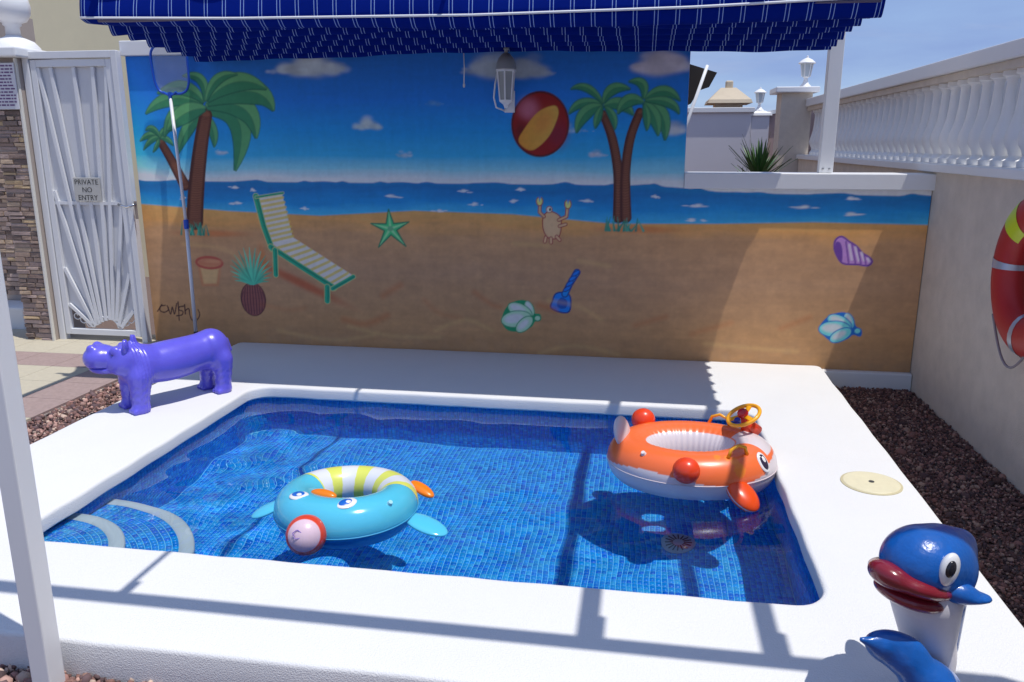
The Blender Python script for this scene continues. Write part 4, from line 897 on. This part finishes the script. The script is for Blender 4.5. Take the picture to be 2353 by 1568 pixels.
# chimney
ch = thing('chimney', (1.0, 13.0, 0), 'beige chimney with sloping tiled hood behind the neighbour wall', 'chimney')
cx_ = (1.195,13.000,2.176)[0]; z0_ = (1.196,13.000,2.151)[2]; zt_ = (1.173,13.000,2.529)[2]; wl = (0.873,13.000,2.179)[0]; wr = (1.514,13.000,2.174)[0]
chm = M('chimney_render', lin(206, 192, 168), .9, var=.3, vscale=6, dark=.8)
MB().box((cx_ - .20, 12.8, 0), (cx_ + .20, 13.2, z0_ + .06)).build('stack', chm, ch)
h_ = zt_ - z0_
V = [(wl, 12.6, z0_ + .04), (wr, 12.6, z0_ + .04), (wr, 13.4, z0_ + .04), (wl, 13.4, z0_ + .04), (wl + .02, 12.62, z0_ + .09), (wr - .02, 12.62, z0_ + .09), (wr - .02, 13.38, z0_ + .09), (wl + .02, 13.38, z0_ + .09), (cx_ - .12, 12.9, z0_ + h_ * .72), (cx_ + .10, 12.9, z0_ + h_ * .72), (cx_ + .10, 13.1, z0_ + h_ * .72), (cx_ - .12, 13.1, z0_ + h_ * .72)]
MB().add(V, [(3,2,1,0),(0,1,5,4),(1,2,6,5),(2,3,7,6),(3,0,4,7),(4,5,9,8),(5,6,10,9),(6,7,11,10),(7,4,8,11),(8,9,10,11)]).build('hood', M('hood_tile', lin(196, 182, 160), .9, var=.4, vscale=5, dark=.7), ch)
MB().box((cx_ - .05, 12.95, z0_ + h_ * .70), (cx_ + .06, 13.05, zt_)).build('ridge_cap', chm, ch, bevel=.02)
# dark sun sail on a slanting pole
ss = thing('sun_shade', (.4, 8.5, 0), 'dark brown tilted sun shade beside the mural, on a slanting white pole', 'sun shade')
P = [(0.287,8.500,2.402), (0.402,8.500,2.367), (0.662,8.500,2.286), (0.594,8.500,2.152), (0.495,8.500,2.120), (0.426,8.500,1.996), (0.288,8.500,1.926)]
MB().prism([(p[0], p[2]) for p in P], 8.5, 8.56).build('shade_panel', M('shade_dark', (.025, .018, .014), .8), ss)
a_, b_ = Vector((0.563,8.460,2.353)), Vector((0.373,8.460,1.744)); mb = MB(); mb.tube([a_, b_, b_ + (b_ - a_) * 2.2], .016, 8); mb.build('pole', white_paint, ss, smooth=True)
# yucca
yu = thing('yucca_plant', (1.04, 8.0, 0), 'green spiky yucca rising behind the low white wall', 'plant')
mb = MB(); mb.tube([(1.05, 8, 0), (1.04, 8.01, .6), (1.05, 8, 1.25)], [.06, .05, .045], 10); mb.build('trunk', M('yucca_trunk', (.16, .11, .07), .9, var=.5, vscale=30), yu, smooth=True)
lm = [M('yucca_leaf', (.035, .10, .025), .5, var=.4, vscale=20), M('yucca_leaf_pale', (.07, .15, .04), .5, var=.4, vscale=20)]
def blade(base, az, el, L, w, droop, par, m):
    d = Vector((math.cos(az) * math.cos(el), math.sin(az) * math.cos(el), math.sin(el))); sd_ = Vector((-math.sin(az), math.cos(az), 0)); V = []; F = []
    for k in range(6):
        t = k / 5; p = Vector(base) + d * L * t + Vector((0, 0, -droop * t * t)); ww = w * (1 - t) ** .7 * (.6 + .8 * min(t * 4, 1)) / 1.4
        V += [p - sd_ * ww / 2, p + Vector((0, 0, -.004)), p + sd_ * ww / 2]
    for k in range(5): F += [(k*3, k*3+1, k*3+4, k*3+3), (k*3+1, k*3+2, k*3+5, k*3+4)]
    obj('leaf', mesh_np('leaf', V, F), m, par)
for k in range(70):
    u = random.random(); blade((1.06, 8.0, 1.20 + .10 * random.random()), random.uniform(0, 6.28), math.radians(random.uniform(30, 88)), random.uniform(.30, .48), .05, random.uniform(.0, .04), yu, random.choice(lm))
for k in range(16):
    blade((.90 + random.uniform(-.06, .06), 7.9, 1.15), random.uniform(0, 6.28), math.radians(random.uniform(30, 85)), random.uniform(.2, .36), .025, .03, yu, random.choice(lm))

# ------------------------------------------------------------------ hippo
HD = Vector((-.52, -.856, 0)).normalized(); HN = Vector((-HD.y, HD.x, 0)) * -1        # forward, towards the camera side
HN = Vector((.856, -.52, 0)).normalized()
HO = Vector((-2.672, 4.125, DK))
hd = (.72, -.69)                                                                      # the head turns to its right
def hp_(s, lat=0.0): return (.295 + hd[0] * s - hd[1] * lat * -1 * -1, -.02 + hd[1] * s + hd[0] * lat)
def hpt(s, lat, z):
    return (.285 + hd[0] * s + (-hd[1]) * lat, -.015 + hd[1] * s + hd[0] * lat, z)
Rh = np.array([[hd[0], -hd[1], 0], [hd[1], hd[0], 0], [0, 0, 1]])                      # columns: along head, lateral, up
def f_hippo(X, Y, Z):
    d = sd_cap(X, Y, Z, (-.20, 0, .262), (.17, 0, .248), .108, .104)
    d = smin(d, sd_ell(X, Y, Z, (-.255, 0, .262), (.092, .098, .118)), .05)
    d = smin(d, sd_ell(X, Y, Z, (.02, 0, .235), (.22, .112, .105)), .04)
    d = smin(d, sd_ell(X, Y, Z, (.20, 0, .250), (.085, .105, .112)), .05)
    d = smin(d, sd_cap(X, Y, Z, (.21, 0, .255), hpt(-.02, 0, .292), .098, .082), .05)
    for sx, sy in ((-.27, .072), (-.25, -.072), (.235, .076), (.225, -.076)):
        d = smin(d, sd_cap(X, Y, Z, (sx, sy * .95, .20), (sx + .008, sy, .05), .062, .045), .035)
        d = smin(d, sd_ell(X, Y, Z, (sx + .012, sy, .020), (.052, .047, .036)), .018)
        for q in (-.028, 0, .028): d = smin(d, sd_ell(X, Y, Z, (sx + .052, sy + q, .014), (.016, .014, .016)), .008)
    # head: skull, cheeks, muzzle
    h = sd_ell(X, Y, Z, hpt(-.030, 0, .312), (.072, .078, .072), Rh)
    h = smin(h, sd_cap(X, Y, Z, hpt(-.02, 0, .300), hpt(.09, 0, .300), .062, .060), .03)
    h = smin(h, sd_ell(X, Y, Z, hpt(.108, 0, .314), (.088, .094, .074), Rh), .03)
    h = smin(h, sd_ell(X, Y, Z, hpt(.075, 0, .256), (.092, .072, .032), Rh), .022)
    for q in (-1, 1):
        h = smin(h, sd_ell(X, Y, Z, hpt(.135, q * .042, .376), (.022, .020, .020), Rh), .022)
        h = smin(h, sd_ell(X, Y, Z, hpt(.004, q * .056, .358), (.030, .022, .028), Rh), .016)
        e = sd_ell(X, Y, Z, hpt(-.052, q * .060, .392), (.018, .026, .036), Rh); e = np.maximum(e, -sd_ell(X, Y, Z, hpt(-.034, q * .064, .398), (.014, .016, .022), Rh)); h = smin(h, e, .012)
        h = smin(h, sd_ell(X, Y, Z, hpt(-.012, q * .064, .268), (.042, .026, .036), Rh), .03)
        h = np.maximum(h, -sd_ell(X, Y, Z, hpt(.020, q * .074, .338), (.022, .010, .007), Rh))
    # mouth line
    u = (X - hpt(0, 0, 0)[0]) * hd[0] + (Y - hpt(0, 0, 0)[1]) * hd[1]
    mouth = np.abs(Z - (.268 + .16 * np.clip(.05 - u, 0, 1) - .5 * np.clip(u - .12, 0, 1) ** 1.5)) - .0036
    h = np.where(u > .0, np.maximum(h, -np.maximum(mouth, -.012 - h)), h)
    d = smin(d, h, .03)
    w = np.exp(-((X - .225) / .042) ** 2); d = d + .0034 * np.sin(X * 330 + Y * 40 + Z * 25) * w
    w = np.exp(-((X + .205) / .018) ** 2) * (Z > .16); d = d + .0065 * w * np.exp(-((Z - .26) / .10) ** 2)
    w = ((X < -.2) | (X > .18)) * (Z < .17) * (Z > .06); d = d + .0014 * np.sin(Z * 150 + 25 * np.sin(X * 40) + X * 40) * w
    d = smin(d, sd_cap(X, Y, Z, (-.345, 0, .30), (-.362, .01, .235), .014, .011), .014)
    return d
P, F = surfnet(f_hippo, (-.40, -.26, -.02), (.50, .16, .44), .0062)
P = P[:, :1] * np.array(HD)[None] + P[:, 1:2] * np.array(HN)[None] + P[:, 2:] * np.array([0, 0, 1.])[None] + np.array(HO)[None]
F = F[:, ::-1] if (HD.cross(HN)).z < 0 else F
hi = thing('hippo_statue', tuple(HO), 'glossy purple hippo statue standing on the deck corner', 'statue')
hm = M('hippo_paint', lin(100, 94, 216), .30, coat=.35, var=.35, vscale=16, bump=.14, bscale=45, bdist=.004, dark=.7)
obj('body', mesh_np('body', P, F, smooth=True), hm, hi)
for q in (-1, 1):
    e = hpt(.016, q * .070, .345); w_ = HD * e[0] + HN * e[1] + Vector((0, 0, e[2])) + HO
    mb = MB(); mb.ball(w_, .0085, 12, 8); mb.build('eye', M('hippo_eye', lin(58, 52, 150), .12, coat=.5), hi, smooth=True)

# ------------------------------------------------------------------ dolphin
DO = Vector((.798, 2.075, DK))
dp = thing('dolphin_statue', tuple(DO), 'painted dolphin statue with white belly and red lips at the right front of the deck', 'statue')
dblue = M('dolphin_blue', lin(16, 92, 176), .28, coat=.3, var=.6, vscale=22, bump=.35, bscale=70, bdist=.004, dark=.62)
dred = M('dolphin_red', lin(126, 26, 40), .25, coat=.4, var=.35, vscale=20, bump=.2, bscale=80, dark=.65)
dwht = M('dolphin_white', lin(214, 210, 214), .5, var=.3, vscale=10, bump=.2, bscale=70, dark=.8)
bk = np.array((-.84, -.54, 0)) / np.hypot(.84, .54)                                     # beak direction
bs = np.array((-bk[1], bk[0], 0))                                                       # across it
def dq(a, c, z): return (bk[0] * a + bs[0] * c, bk[1] * a + bs[1] * c, z)
Rb = np.array([[bk[0], bs[0], 0], [bk[1], bs[1], 0], [0, 0, 1]])
def tilt(R, ang):
    c, s = math.cos(ang), math.sin(ang); return R @ np.array([[c, 0, -s], [0, 1, 0], [s, 0, c]])
def f_dblue(X, Y, Z):
    d = sd_ell(X, Y, Z, dq(.056, 0, .402), (.122, .108, .092), Rb)
    d = smin(d, sd_ell(X, Y, Z, dq(-.030, 0, .375), (.076, .096, .103), Rb), .04)
    d = smin(d, sd_cap(X, Y, Z, dq(-.045, .0, .36), dq(-.085, .0, .12), .072, .042), .04)        # back
    d = smin(d, sd_ell(X, Y, Z, dq(-.080, .01, .420), (.050, .040, .046), Rb), .03)              # dorsal hump
    d = np.maximum(d, -sd_ell(X, Y, Z, dq(.12, 0, .318), (.17, .135, .062), tilt(Rb, .27)))
    return d
def f_fin(sgn):
    def f(X, Y, Z):
        if sgn > 0: return smin(sd_ell(X, Y, Z, (.034, -.078, .345), (.050, .030, .026)), sd_ell(X, Y, Z, (.080, -.082, .334), (.050, .030, .012)), .03)
        return smin(sd_ell(X, Y, Z, (-.02, .100, .345), (.040, .045, .024)), sd_ell(X, Y, Z, (-.03, .135, .332), (.030, .050, .012)), .03)
    return f
def f_lip(up):
    def f(X, Y, Z):
        if up:
            d = sd_ell(X, Y, Z, dq(.098, 0, .358), (.122, .110, .036), tilt(Rb, .30)); d = smin(d, sd_ell(X, Y, Z, dq(.195, 0, .392), (.038, .050, .027), tilt(Rb, .3)), .03)
        else:
            d = sd_ell(X, Y, Z, dq(.092, 0, .312), (.100, .096, .030), tilt(Rb, .24))
        return d
    return f
def f_belly(X, Y, Z):
    d = sd_cap(X, Y, Z, dq(.020, 0, .29), dq(-.030, 0, .10), .100, .066); d = smin(d, sd_cap(X, Y, Z, dq(-.030, 0, .10), dq(-.04, 0, .0), .066, .072), .03)
    return np.maximum(d, -Z)
def f_tail(X, Y, Z):
    d = sd_cap(X, Y, Z, (.03, -.07, .05), (-.015, -.125, .085), .062, .066)
    d = smin(d, sd_cap(X, Y, Z, (-.015, -.125, .085), (-.085, -.122, .155), .060, .046), .04)
    d = smin(d, sd_ell(X, Y, Z, (-.118, -.120, .185), (.088, .036, .050), [[math.cos(-.25), 0, -math.sin(-.25)], [0, 1, 0], [math.sin(-.25), 0, math.cos(-.25)]]), .03)
    d = smin(d, sd_cap(X, Y, Z, (-.165, -.13, .198), (-.222, -.145, .220), .022, .007), .02)
    d = smin(d, sd_ell(X, Y, Z, (.0, -.165, .075), (.075, .045, .052)), .016)
    return np.maximum(d, -Z + .002)
def sdf_part(name, f, lo, hi_, h, mat, par, off):
    P, F = surfnet(f, lo, hi_, h); return obj(name, mesh_np(name, P * np.array([[.91, .91, 1.0]]) + np.array(off)[None], F, smooth=True), mat, par)
body = sdf_part('body', f_dblue, (-.25, -.25, -.02), (.22, .22, .53), .0062, dblue, dp, DO)
sdf_part('belly', f_belly, (-.2, -.2, -.02), (.2, .2, .44), .0065, dwht, dp, DO)
sdf_part('upper_lip', f_lip(True), (-.30, -.28, .24), (.16, .2, .43), .0055, dred, dp, DO); sdf_part('lower_lip', f_lip(False), (-.28, -.26, .22), (.16, .2, .38), .0055, dred, dp, DO)
for s in (-1, 1): sdf_part('fin', f_fin(s), (-.28, -.28, .2), (.28, .28, .38), .006, dblue, dp, DO)
sdf_part('tail', f_tail, (-.26, -.26, -.02), (.14, .04, .30), .0062, dblue, dp, DO)
for s in (-1, 1):
    e = dq(.072 if s > 0 else .02, s * .096, .424 if s > 0 else .36); w_ = Vector((e[0] * .91, e[1] * .91, e[2])) + DO; R3 = Matrix(tilt(Rb, .2).tolist())
    ey = MB().ball(w_, (.033, .018, .045), 20, 14, R3).build('eye', M('eye_white', (.72, .72, .72), .3, coat=.4), dp, smooth=True)
    e2 = dq(.082 if s > 0 else .03, s * .108, .432 if s > 0 else .368); MB().ball(Vector((e2[0] * .91, e2[1] * .91, e2[2])) + DO, (.017, .0095, .024), 16, 12, R3).build('pupil', M('pupil_black', (.015, .015, .02), .2), ey, smooth=True)

# ------------------------------------------------------------------ inflatable floats
vinyl = M('float_vinyl', rough=.30, attr=True, coat=.25, transl=.12)
vp = vinyl.node_tree.nodes['Principled BSDF']
def clear_vinyl(name, tr):
    m = M(name, rough=.16, attr=True, coat=.5); nn = m.node_tree.nodes; ll = m.node_tree.links; p = nn['Principled BSDF']
    t = nn.new('ShaderNodeBsdfTransparent'); t.inputs['Color'].default_value = (.62, .92, .97, 1); ms = nn.new('ShaderNodeMixShader'); ms.inputs[0].default_value = tr
    ll.new(p.outputs[0], ms.inputs[1]); ll.new(t.outputs[0], ms.inputs[2]); ll.new(ms.outputs[0], nn['Material Output'].inputs['Surface']); return m
def torus(name, C, rot, ra, rb, tube, col, par, mat, na=96, nb=36, a0=0, a1=2 * math.pi, tz=None, pucker=.0):
    """elliptic ring; tube(a) radius, col(a, b, p) colour"""
    closed = abs(a1 - a0 - 2 * math.pi) < 1e-6; V = []; Cc = []; cr_, sr_ = math.cos(rot), math.sin(rot); m = na if closed else na + 1
    for i in range(m):
        a = a0 + (a1 - a0) * i / na; r = tube(a); cx, cy = ra(a) * math.cos(a), rb(a) * math.sin(a)
        nxv, nyv = math.cos(a) / ra(a), math.sin(a) / rb(a); L_ = math.hypot(nxv, nyv); nxv /= L_; nyv /= L_
        for j in range(nb):
            b = 2 * math.pi * j / nb; k = 1 + pucker * math.sin(a * 46) * max(0, -math.cos(b)) * .5
            ox = r * k * math.cos(b); oz = r * k * math.sin(b); x, y = cx + nxv * ox, cy + nyv * ox
            z = oz + (tz(a) if tz else 0); V.append((C[0] + x * cr_ - y * sr_, C[1] + x * sr_ + y * cr_, C[2] + z)); Cc.append(col(a, b, (x, y, oz)))
    F = [(i*nb+j, ((i+1) % m)*nb+j, ((i+1) % m)*nb+(j+1) % nb, i*nb+(j+1) % nb) for i in range(m if closed else m - 1) for j in range(nb)]
    if not closed: F += [tuple(range(nb)), tuple(reversed(range((m-1)*nb, m*nb)))]
    me = mesh_np(name, V, F, np.array(Cc), smooth=True)
    bm = bmesh.new(); bm.from_mesh(me); bmesh.ops.recalc_face_normals(bm, faces=bm.faces); bm.to_mesh(me); bm.free()
    return obj(name, me, mat, par)
def puff(name, c, r, col, par, mat, rot=None, n=28, m=20):
    mb = MB(); mb.ball((0, 0, 0), r, n, m); V = np.array(mb.v); cols = np.array([col(*(v / np.array(r if hasattr(r, '__len__') else (r, r, r)))) for v in V])
    R3 = np.array(rot) if rot is not None else np.eye(3); V = V @ R3.T + np.array(c)
    me = mesh_np(name, V, mb.f, cols, smooth=True); return obj(name, me, mat, par)
def rz(a): return Matrix.Rotation(a, 3, 'Z')
def tolist(m): return [list(r) for r in m]

# orange fish float
OR, OR2, WH, YL = np.array(lin(250, 118, 62)), np.array(lin(240, 72, 32)), np.array(lin(226, 216, 220)), np.array(lin(250, 160, 30))
of = thing('fish_float', (.275, 3.67, WZ), 'orange and white inflatable fish float with yellow steering wheel', 'pool float')
OC = (.262, 3.665, WZ + .086); ORT = .06
def o_tube(a): return .111 + .009 * math.exp(-(math.atan2(math.sin(a), math.cos(a)) / .75) ** 2)
spots = [(2.25, 1.2, .035), (1.95, 1.15, .035), (-1.28, 1.25, .022), (-1.02, .55, .036), (-1.14, 1.15, .018), (-1.05, .95, .026), (1.1, .9, .04)]
def o_col(a, b, p):
    bb = math.atan2(math.sin(b), math.cos(b)); aa = math.atan2(math.sin(a), math.cos(a))
    edge = .16 + .20 * math.sin(3 * aa + 1.9) + (.25 if abs(aa) < .55 else 0)
    if abs(bb) > 2.25 or bb < edge and bb > -math.pi + .7 or bb < -2.2: return WH
    if abs(aa) < .42 and bb > .75 and bb < 1.9 + .3: return WH
    for sa, sb, sr in spots:
        if math.hypot((aa - sa) * .36, (bb - sb) * .10) < sr * .8: return .45 * YL + .55 * OR
    return OR
body_o = torus('body', OC, ORT, lambda a: .280, lambda a: .208, o_tube, o_col, of, vinyl, 320, 110, pucker=.03)
def ol(a, b, k=1.0):
    """point on the float skin"""
    r = o_tube(a) * k; nx_v, ny_v = math.cos(a) / .280, math.sin(a) / .208; L_ = math.hypot(nx_v, ny_v); nx_v /= L_; ny_v /= L_
    x, y = .280 * math.cos(a) + nx_v * r * math.cos(b), .208 * math.sin(a) + ny_v * r * math.cos(b); c, s = math.cos(ORT), math.sin(ORT)
    return Vector((OC[0] + x * c - y * s, OC[1] + x * s + y * c, OC[2] + r * math.sin(b)))
# eyes
for s in (-1, 1):
    a = s * .58; c = ol(a, .62, 1.0); nrm = (ol(a, .62, 1.2) - c).normalized(); q = nrm.to_track_quat('Z', 'Y').to_matrix()
    ey = MB().ball(c - nrm * .004, (.034, .050, .008), 24, 10, q).build('eye', M('print_white', (.75, .73, .74), .25, coat=.4), of, smooth=True)
    pu_ = MB().ball(c + nrm * .0005, (.023, .038, .006), 24, 10, q).build('pupil', M('print_black', (.03, .02, .05), .25, coat=.4), ey, smooth=True)
    MB().ball(c + nrm * .003 + q @ Vector((.002, .010, 0)), (.012, .018, .005), 20, 8, q).build('glint', MATS['print_white'], pu_, smooth=True)
# red side knobs, tail and pectoral fins
for a, b in ((-1.72, .55), (2.18, .75)): 
    c = ol(a, b, 1.28); puff('side_knob', c, (.060, .057, .058), lambda x, y, z: OR2, of, vinyl)
c = ol(math.pi - .06, .95, 1.10); puff('tail_fin', c + Vector((.028, -.0, .018)), (.026, .092, .076), lambda x, y, z: WH if z > -.75 else OR2, of, vinyl, tolist(Matrix.Rotation(-.35, 3, 'Y') @ rz(-.25)))
c = ol(-1.02, -.22, 1.12); puff('pectoral_fin', c + Vector((.0, -.015, -.012)), (.092, .066, .038), lambda x, y, z: np.array(lin(240, 80, 20)) if abs(z) > .12 else WH, of, vinyl, tolist(rz(-.85) @ Matrix.Rotation(.55, 3, 'Y')))
c = ol(.62, -.42, 1.30); puff('pectoral_fin', c, (.088, .05, .026), lambda x, y, z: OR2, of, vinyl, tolist(rz(.85) @ Matrix.Rotation(.45, 3, 'Y')))
# yellow handles
for a in (-.95, 1.02):
    p0, p1 = ol(a - .17, 1.15, 1.0), ol(a + .17, 1.15, 1.0); pm_ = (p0 + p1) / 2 + Vector((0, 0, .05))
    mb = MB(); mb.tube([p0, p0 * .75 + pm_ * .25 + Vector((0, 0, .022)), pm_, p1 * .75 + pm_ * .25 + Vector((0, 0, .022)), p1], [.009, .008, .007, .008, .009], 10); mb.build('handle', M('handle_yellow', lin(246, 170, 20), .35, coat=.3), of, smooth=True)
# steering wheel on its hub
wc = ol(.34, 1.62, 1.0) + Vector((-.005, .03, .075)); ax_ = Vector((-.42, -.22, .88)).normalized(); q = ax_.to_track_quat('Z', 'X').to_matrix()
mb = MB(); mb.tube([wc - ax_ * .10, wc - ax_ * .05, wc - ax_ * .008], [.055, .03, .018], 16); mb.build('wheel_hub', M('hub_red', lin(226, 60, 20), .3, coat=.3), of, smooth=True)
wheel = MB(); wheel.tube([wc + q @ Vector((.078 * math.cos(t), .078 * math.sin(t), 0)) for t in np.linspace(0, 2 * math.pi, 40, endpoint=False)], .0095, 10, closed=True)
whl = wheel.build('steering_wheel', MATS['handle_yellow'], of, smooth=True)
for k in range(3):
    t = .5 + k * 2.094; mb = MB(); mb.bar(wc, wc + q @ Vector((.076 * math.cos(t), .076 * math.sin(t), 0)), .022, .008, up=ax_); mb.build('spoke', MATS['handle_yellow'], whl)
MB().ball(wc + ax_ * .012, (.027, .027, .024), 20, 12, q).build('horn_knob', M('knob_red', lin(196, 24, 40), .25, coat=.4), whl, smooth=True)
MB().ball(wc + ax_ * .008 + q @ Vector((-.045, -.012, 0)), (.016, .016, .012), 16, 10, q).build('blue_button', M('button_blue', lin(30, 50, 150), .3), whl, smooth=True)
# seat floor with two leg holes
na_, nr_ = 72, 16; V = []; F = []; us = np.linspace(-1, 1, 61); vs_ = np.linspace(-1, 1, 41); idx = {}
for i, u_ in enumerate(us):
    for j, v_ in enumerate(vs_):
        x, y = .19 * u_, .118 * v_
        if u_ * u_ + v_ * v_ > 1 or min(math.hypot((x + .005) / .052, (y - s_ * .060) / .034) for s_ in (-1, 1)) < 1: continue
        idx[i, j] = len(V); c, s0 = math.cos(ORT), math.sin(ORT); V.append((OC[0] + x * c - y * s0, OC[1] + x * s0 + y * c, OC[2] - .035 - .035 * (1 - u_ * u_ - v_ * v_)))
for i in range(60):
    for j in range(40):
        k_ = [(i, j), (i + 1, j), (i + 1, j + 1), (i, j + 1)]
        if all(q in idx for q in k_): F.append(tuple(idx[q] for q in k_))
obj('seat_floor', mesh_np('seat_floor', V, F, np.tile(WH, (len(V), 1)), smooth=True), vinyl, of)
# inner seat skirt
torus('seat_rim', (OC[0], OC[1], OC[2] - .02), ORT, lambda a: .190, lambda a: .118, lambda a: .028, lambda a, b, p: WH, of, vinyl, 80, 16)

# blue and yellow animal ring
bf = thing('animal_ring', (-1.19, 2.96, WZ), 'blue swim ring with printed eyes, ball nose and yellow striped back', 'pool float')
BC = (-1.19, 2.985, WZ + .066); BR = 0.0
YE, BW, AQ = np.array(lin(224, 228, 104)), np.array(lin(226, 228, 236)), np.array(lin(92, 206, 236))
def b_tube(a):                                          # a = -pi/2 faces the camera
    return .076 + .030 * (.5 - .5 * math.sin(a))
bra = lambda a: .208; brb = lambda a: .205
def b_colb(a, b, p): return YE if math.sin(a * 9.0 + .5 * math.sin(b)) > .1 else BW
A0, A1 = .12, 2.82
clearv = clear_vinyl('clear_vinyl', .22)
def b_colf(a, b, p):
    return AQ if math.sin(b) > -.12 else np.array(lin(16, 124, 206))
back = torus('striped_back', BC, BR, bra, brb, b_tube, b_colb, bf, vinyl, 130, 40, A0, A1)
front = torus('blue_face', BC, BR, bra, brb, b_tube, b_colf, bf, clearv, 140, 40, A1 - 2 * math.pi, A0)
def bl(a, b, k=1.0):
    r = b_tube(a) * k; ra, rb = bra(a), brb(a); nx_v, ny_v = math.cos(a) / ra, math.sin(a) / rb; L_ = math.hypot(nx_v, ny_v); nx_v /= L_; ny_v /= L_
    x, y = ra * math.cos(a) + nx_v * r * math.cos(b), rb * math.sin(a) + ny_v * r * math.cos(b); c, s = math.cos(BR), math.sin(BR)
    return Vector((BC[0] + x * c - y * s, BC[1] + x * s + y * c, BC[2] + r * math.sin(b)))
for a, b in ((-1.22, 1.38), (-2.25, 1.42)):
    c = bl(a, b); nrm = (bl(a, b, 1.2) - c).normalized(); q = nrm.to_track_quat('Z', 'Y').to_matrix() @ rz(.5)
    ey = MB().ball(c - nrm * .004, (.043, .032, .008), 24, 10, q).build('eye', MATS['print_white'], bf, smooth=True)
    MB().ball(c + nrm * .0008 + q @ Vector((-.004, .004, 0)), (.029, .021, .006), 20, 10, q).build('iris', M('print_blue', lin(20, 96, 190), .3, coat=.3), ey, smooth=True)
    MB().ball(c + nrm * .003 + q @ Vector((.004, -.002, 0)), (.013, .011, .005), 16, 8, q).build('glint', MATS['print_white'], ey, smooth=True)
# ball nose
c = bl(-1.72, .0, 1.15); nd = Vector((.22, -.86, .40)).normalized(); q = nd.to_track_quat('Z', 'Y').to_matrix()
RD, PK = np.array(lin(226, 70, 40)), np.array(lin(226, 198, 212))
puff('ball_nose', c + Vector((0, 0, .01)), .078, lambda x, y, z: PK if z > .64 else RD, bf, vinyl, tolist(q), 40, 40)
cc = c + Vector((0, 0, .01)) + nd * .0765
mb = MB(); mb.tube([cc + q @ Vector((-.022 + .014 * math.cos(t) * (1 + .25 * math.sin(5 * t)), .006 + .016 * math.sin(t), -.001)) for t in np.linspace(0, 2 * math.pi, 30, endpoint=False)], .0016, 6, closed=True); mb.build('nose_print', M('print_lilac', lin(120, 90, 180), .4), bf)
# flippers
AQc = lambda x, y, z: AQ
c = bl(-.12, -.25, 1.45); puff('fin', c + Vector((.02, -.03, -.005)), (.105, .058, .016), AQc, bf, clearv, tolist(rz(-.35) @ Matrix.Rotation(.20, 3, 'Y')))
c = bl(math.pi + .12, -.25, 1.45); puff('fin', c + Vector((-.005, -.01, .0)), (.075, .05, .014), AQc, bf, clearv, tolist(rz(.5) @ Matrix.Rotation(-.35, 3, 'Y')))
ORf = np.array(lin(250, 132, 16))
c = bl(.52, .15, 1.15); puff('flipper', c + Vector((.02, .0, -.0)), (.070, .030, .018), lambda x, y, z: ORf, bf, vinyl, tolist(rz(-.55) @ Matrix.Rotation(.25, 3, 'Y')))
c = bl(-2.0, 2.35, 1.0); puff('flipper', c + Vector((0, .0, .012)), (.062, .026, .020), lambda x, y, z: ORf, bf, vinyl, tolist(rz(-.25)))

# weld seams and valves
sm_o = M('seam_orange', lin(214, 74, 30), .5); sm_b = M('seam_blue', lin(60, 160, 200), .5)
mb = MB(); mb.tube([ol(a, -.02, 1.004) for a in np.linspace(0, 2 * math.pi, 120, endpoint=False)], .0026, 6, closed=True); mb.build('seam', M('seam_white', lin(210, 196, 200), .5), of, smooth=True)
mb = MB(); mb.tube([bl(a, -.10, 1.004) for a in np.linspace(0, 2 * math.pi, 110, endpoint=False)], .0026, 6, closed=True); mb.build('seam', sm_b, bf, smooth=True)
c = ol(-2.35, 1.0, 1.0); nrm = (ol(-2.35, 1.0, 1.2) - c).normalized(); mb = MB(); mb.tube([c - nrm * .004, c + nrm * .012], [.014, .009], 12); mb.build('valve', M('valve_clear', (.75, .7, .68), .3), of, smooth=False, angle=.6)
c = bl(-.55, .9, 1.0); nrm = (bl(-.55, .9, 1.2) - c).normalized(); mb = MB(); mb.tube([c - nrm * .004, c + nrm * .012], [.013, .009], 12); mb.build('valve', M('valve_blue', (.35, .65, .75), .3), bf, smooth=False, angle=.6)
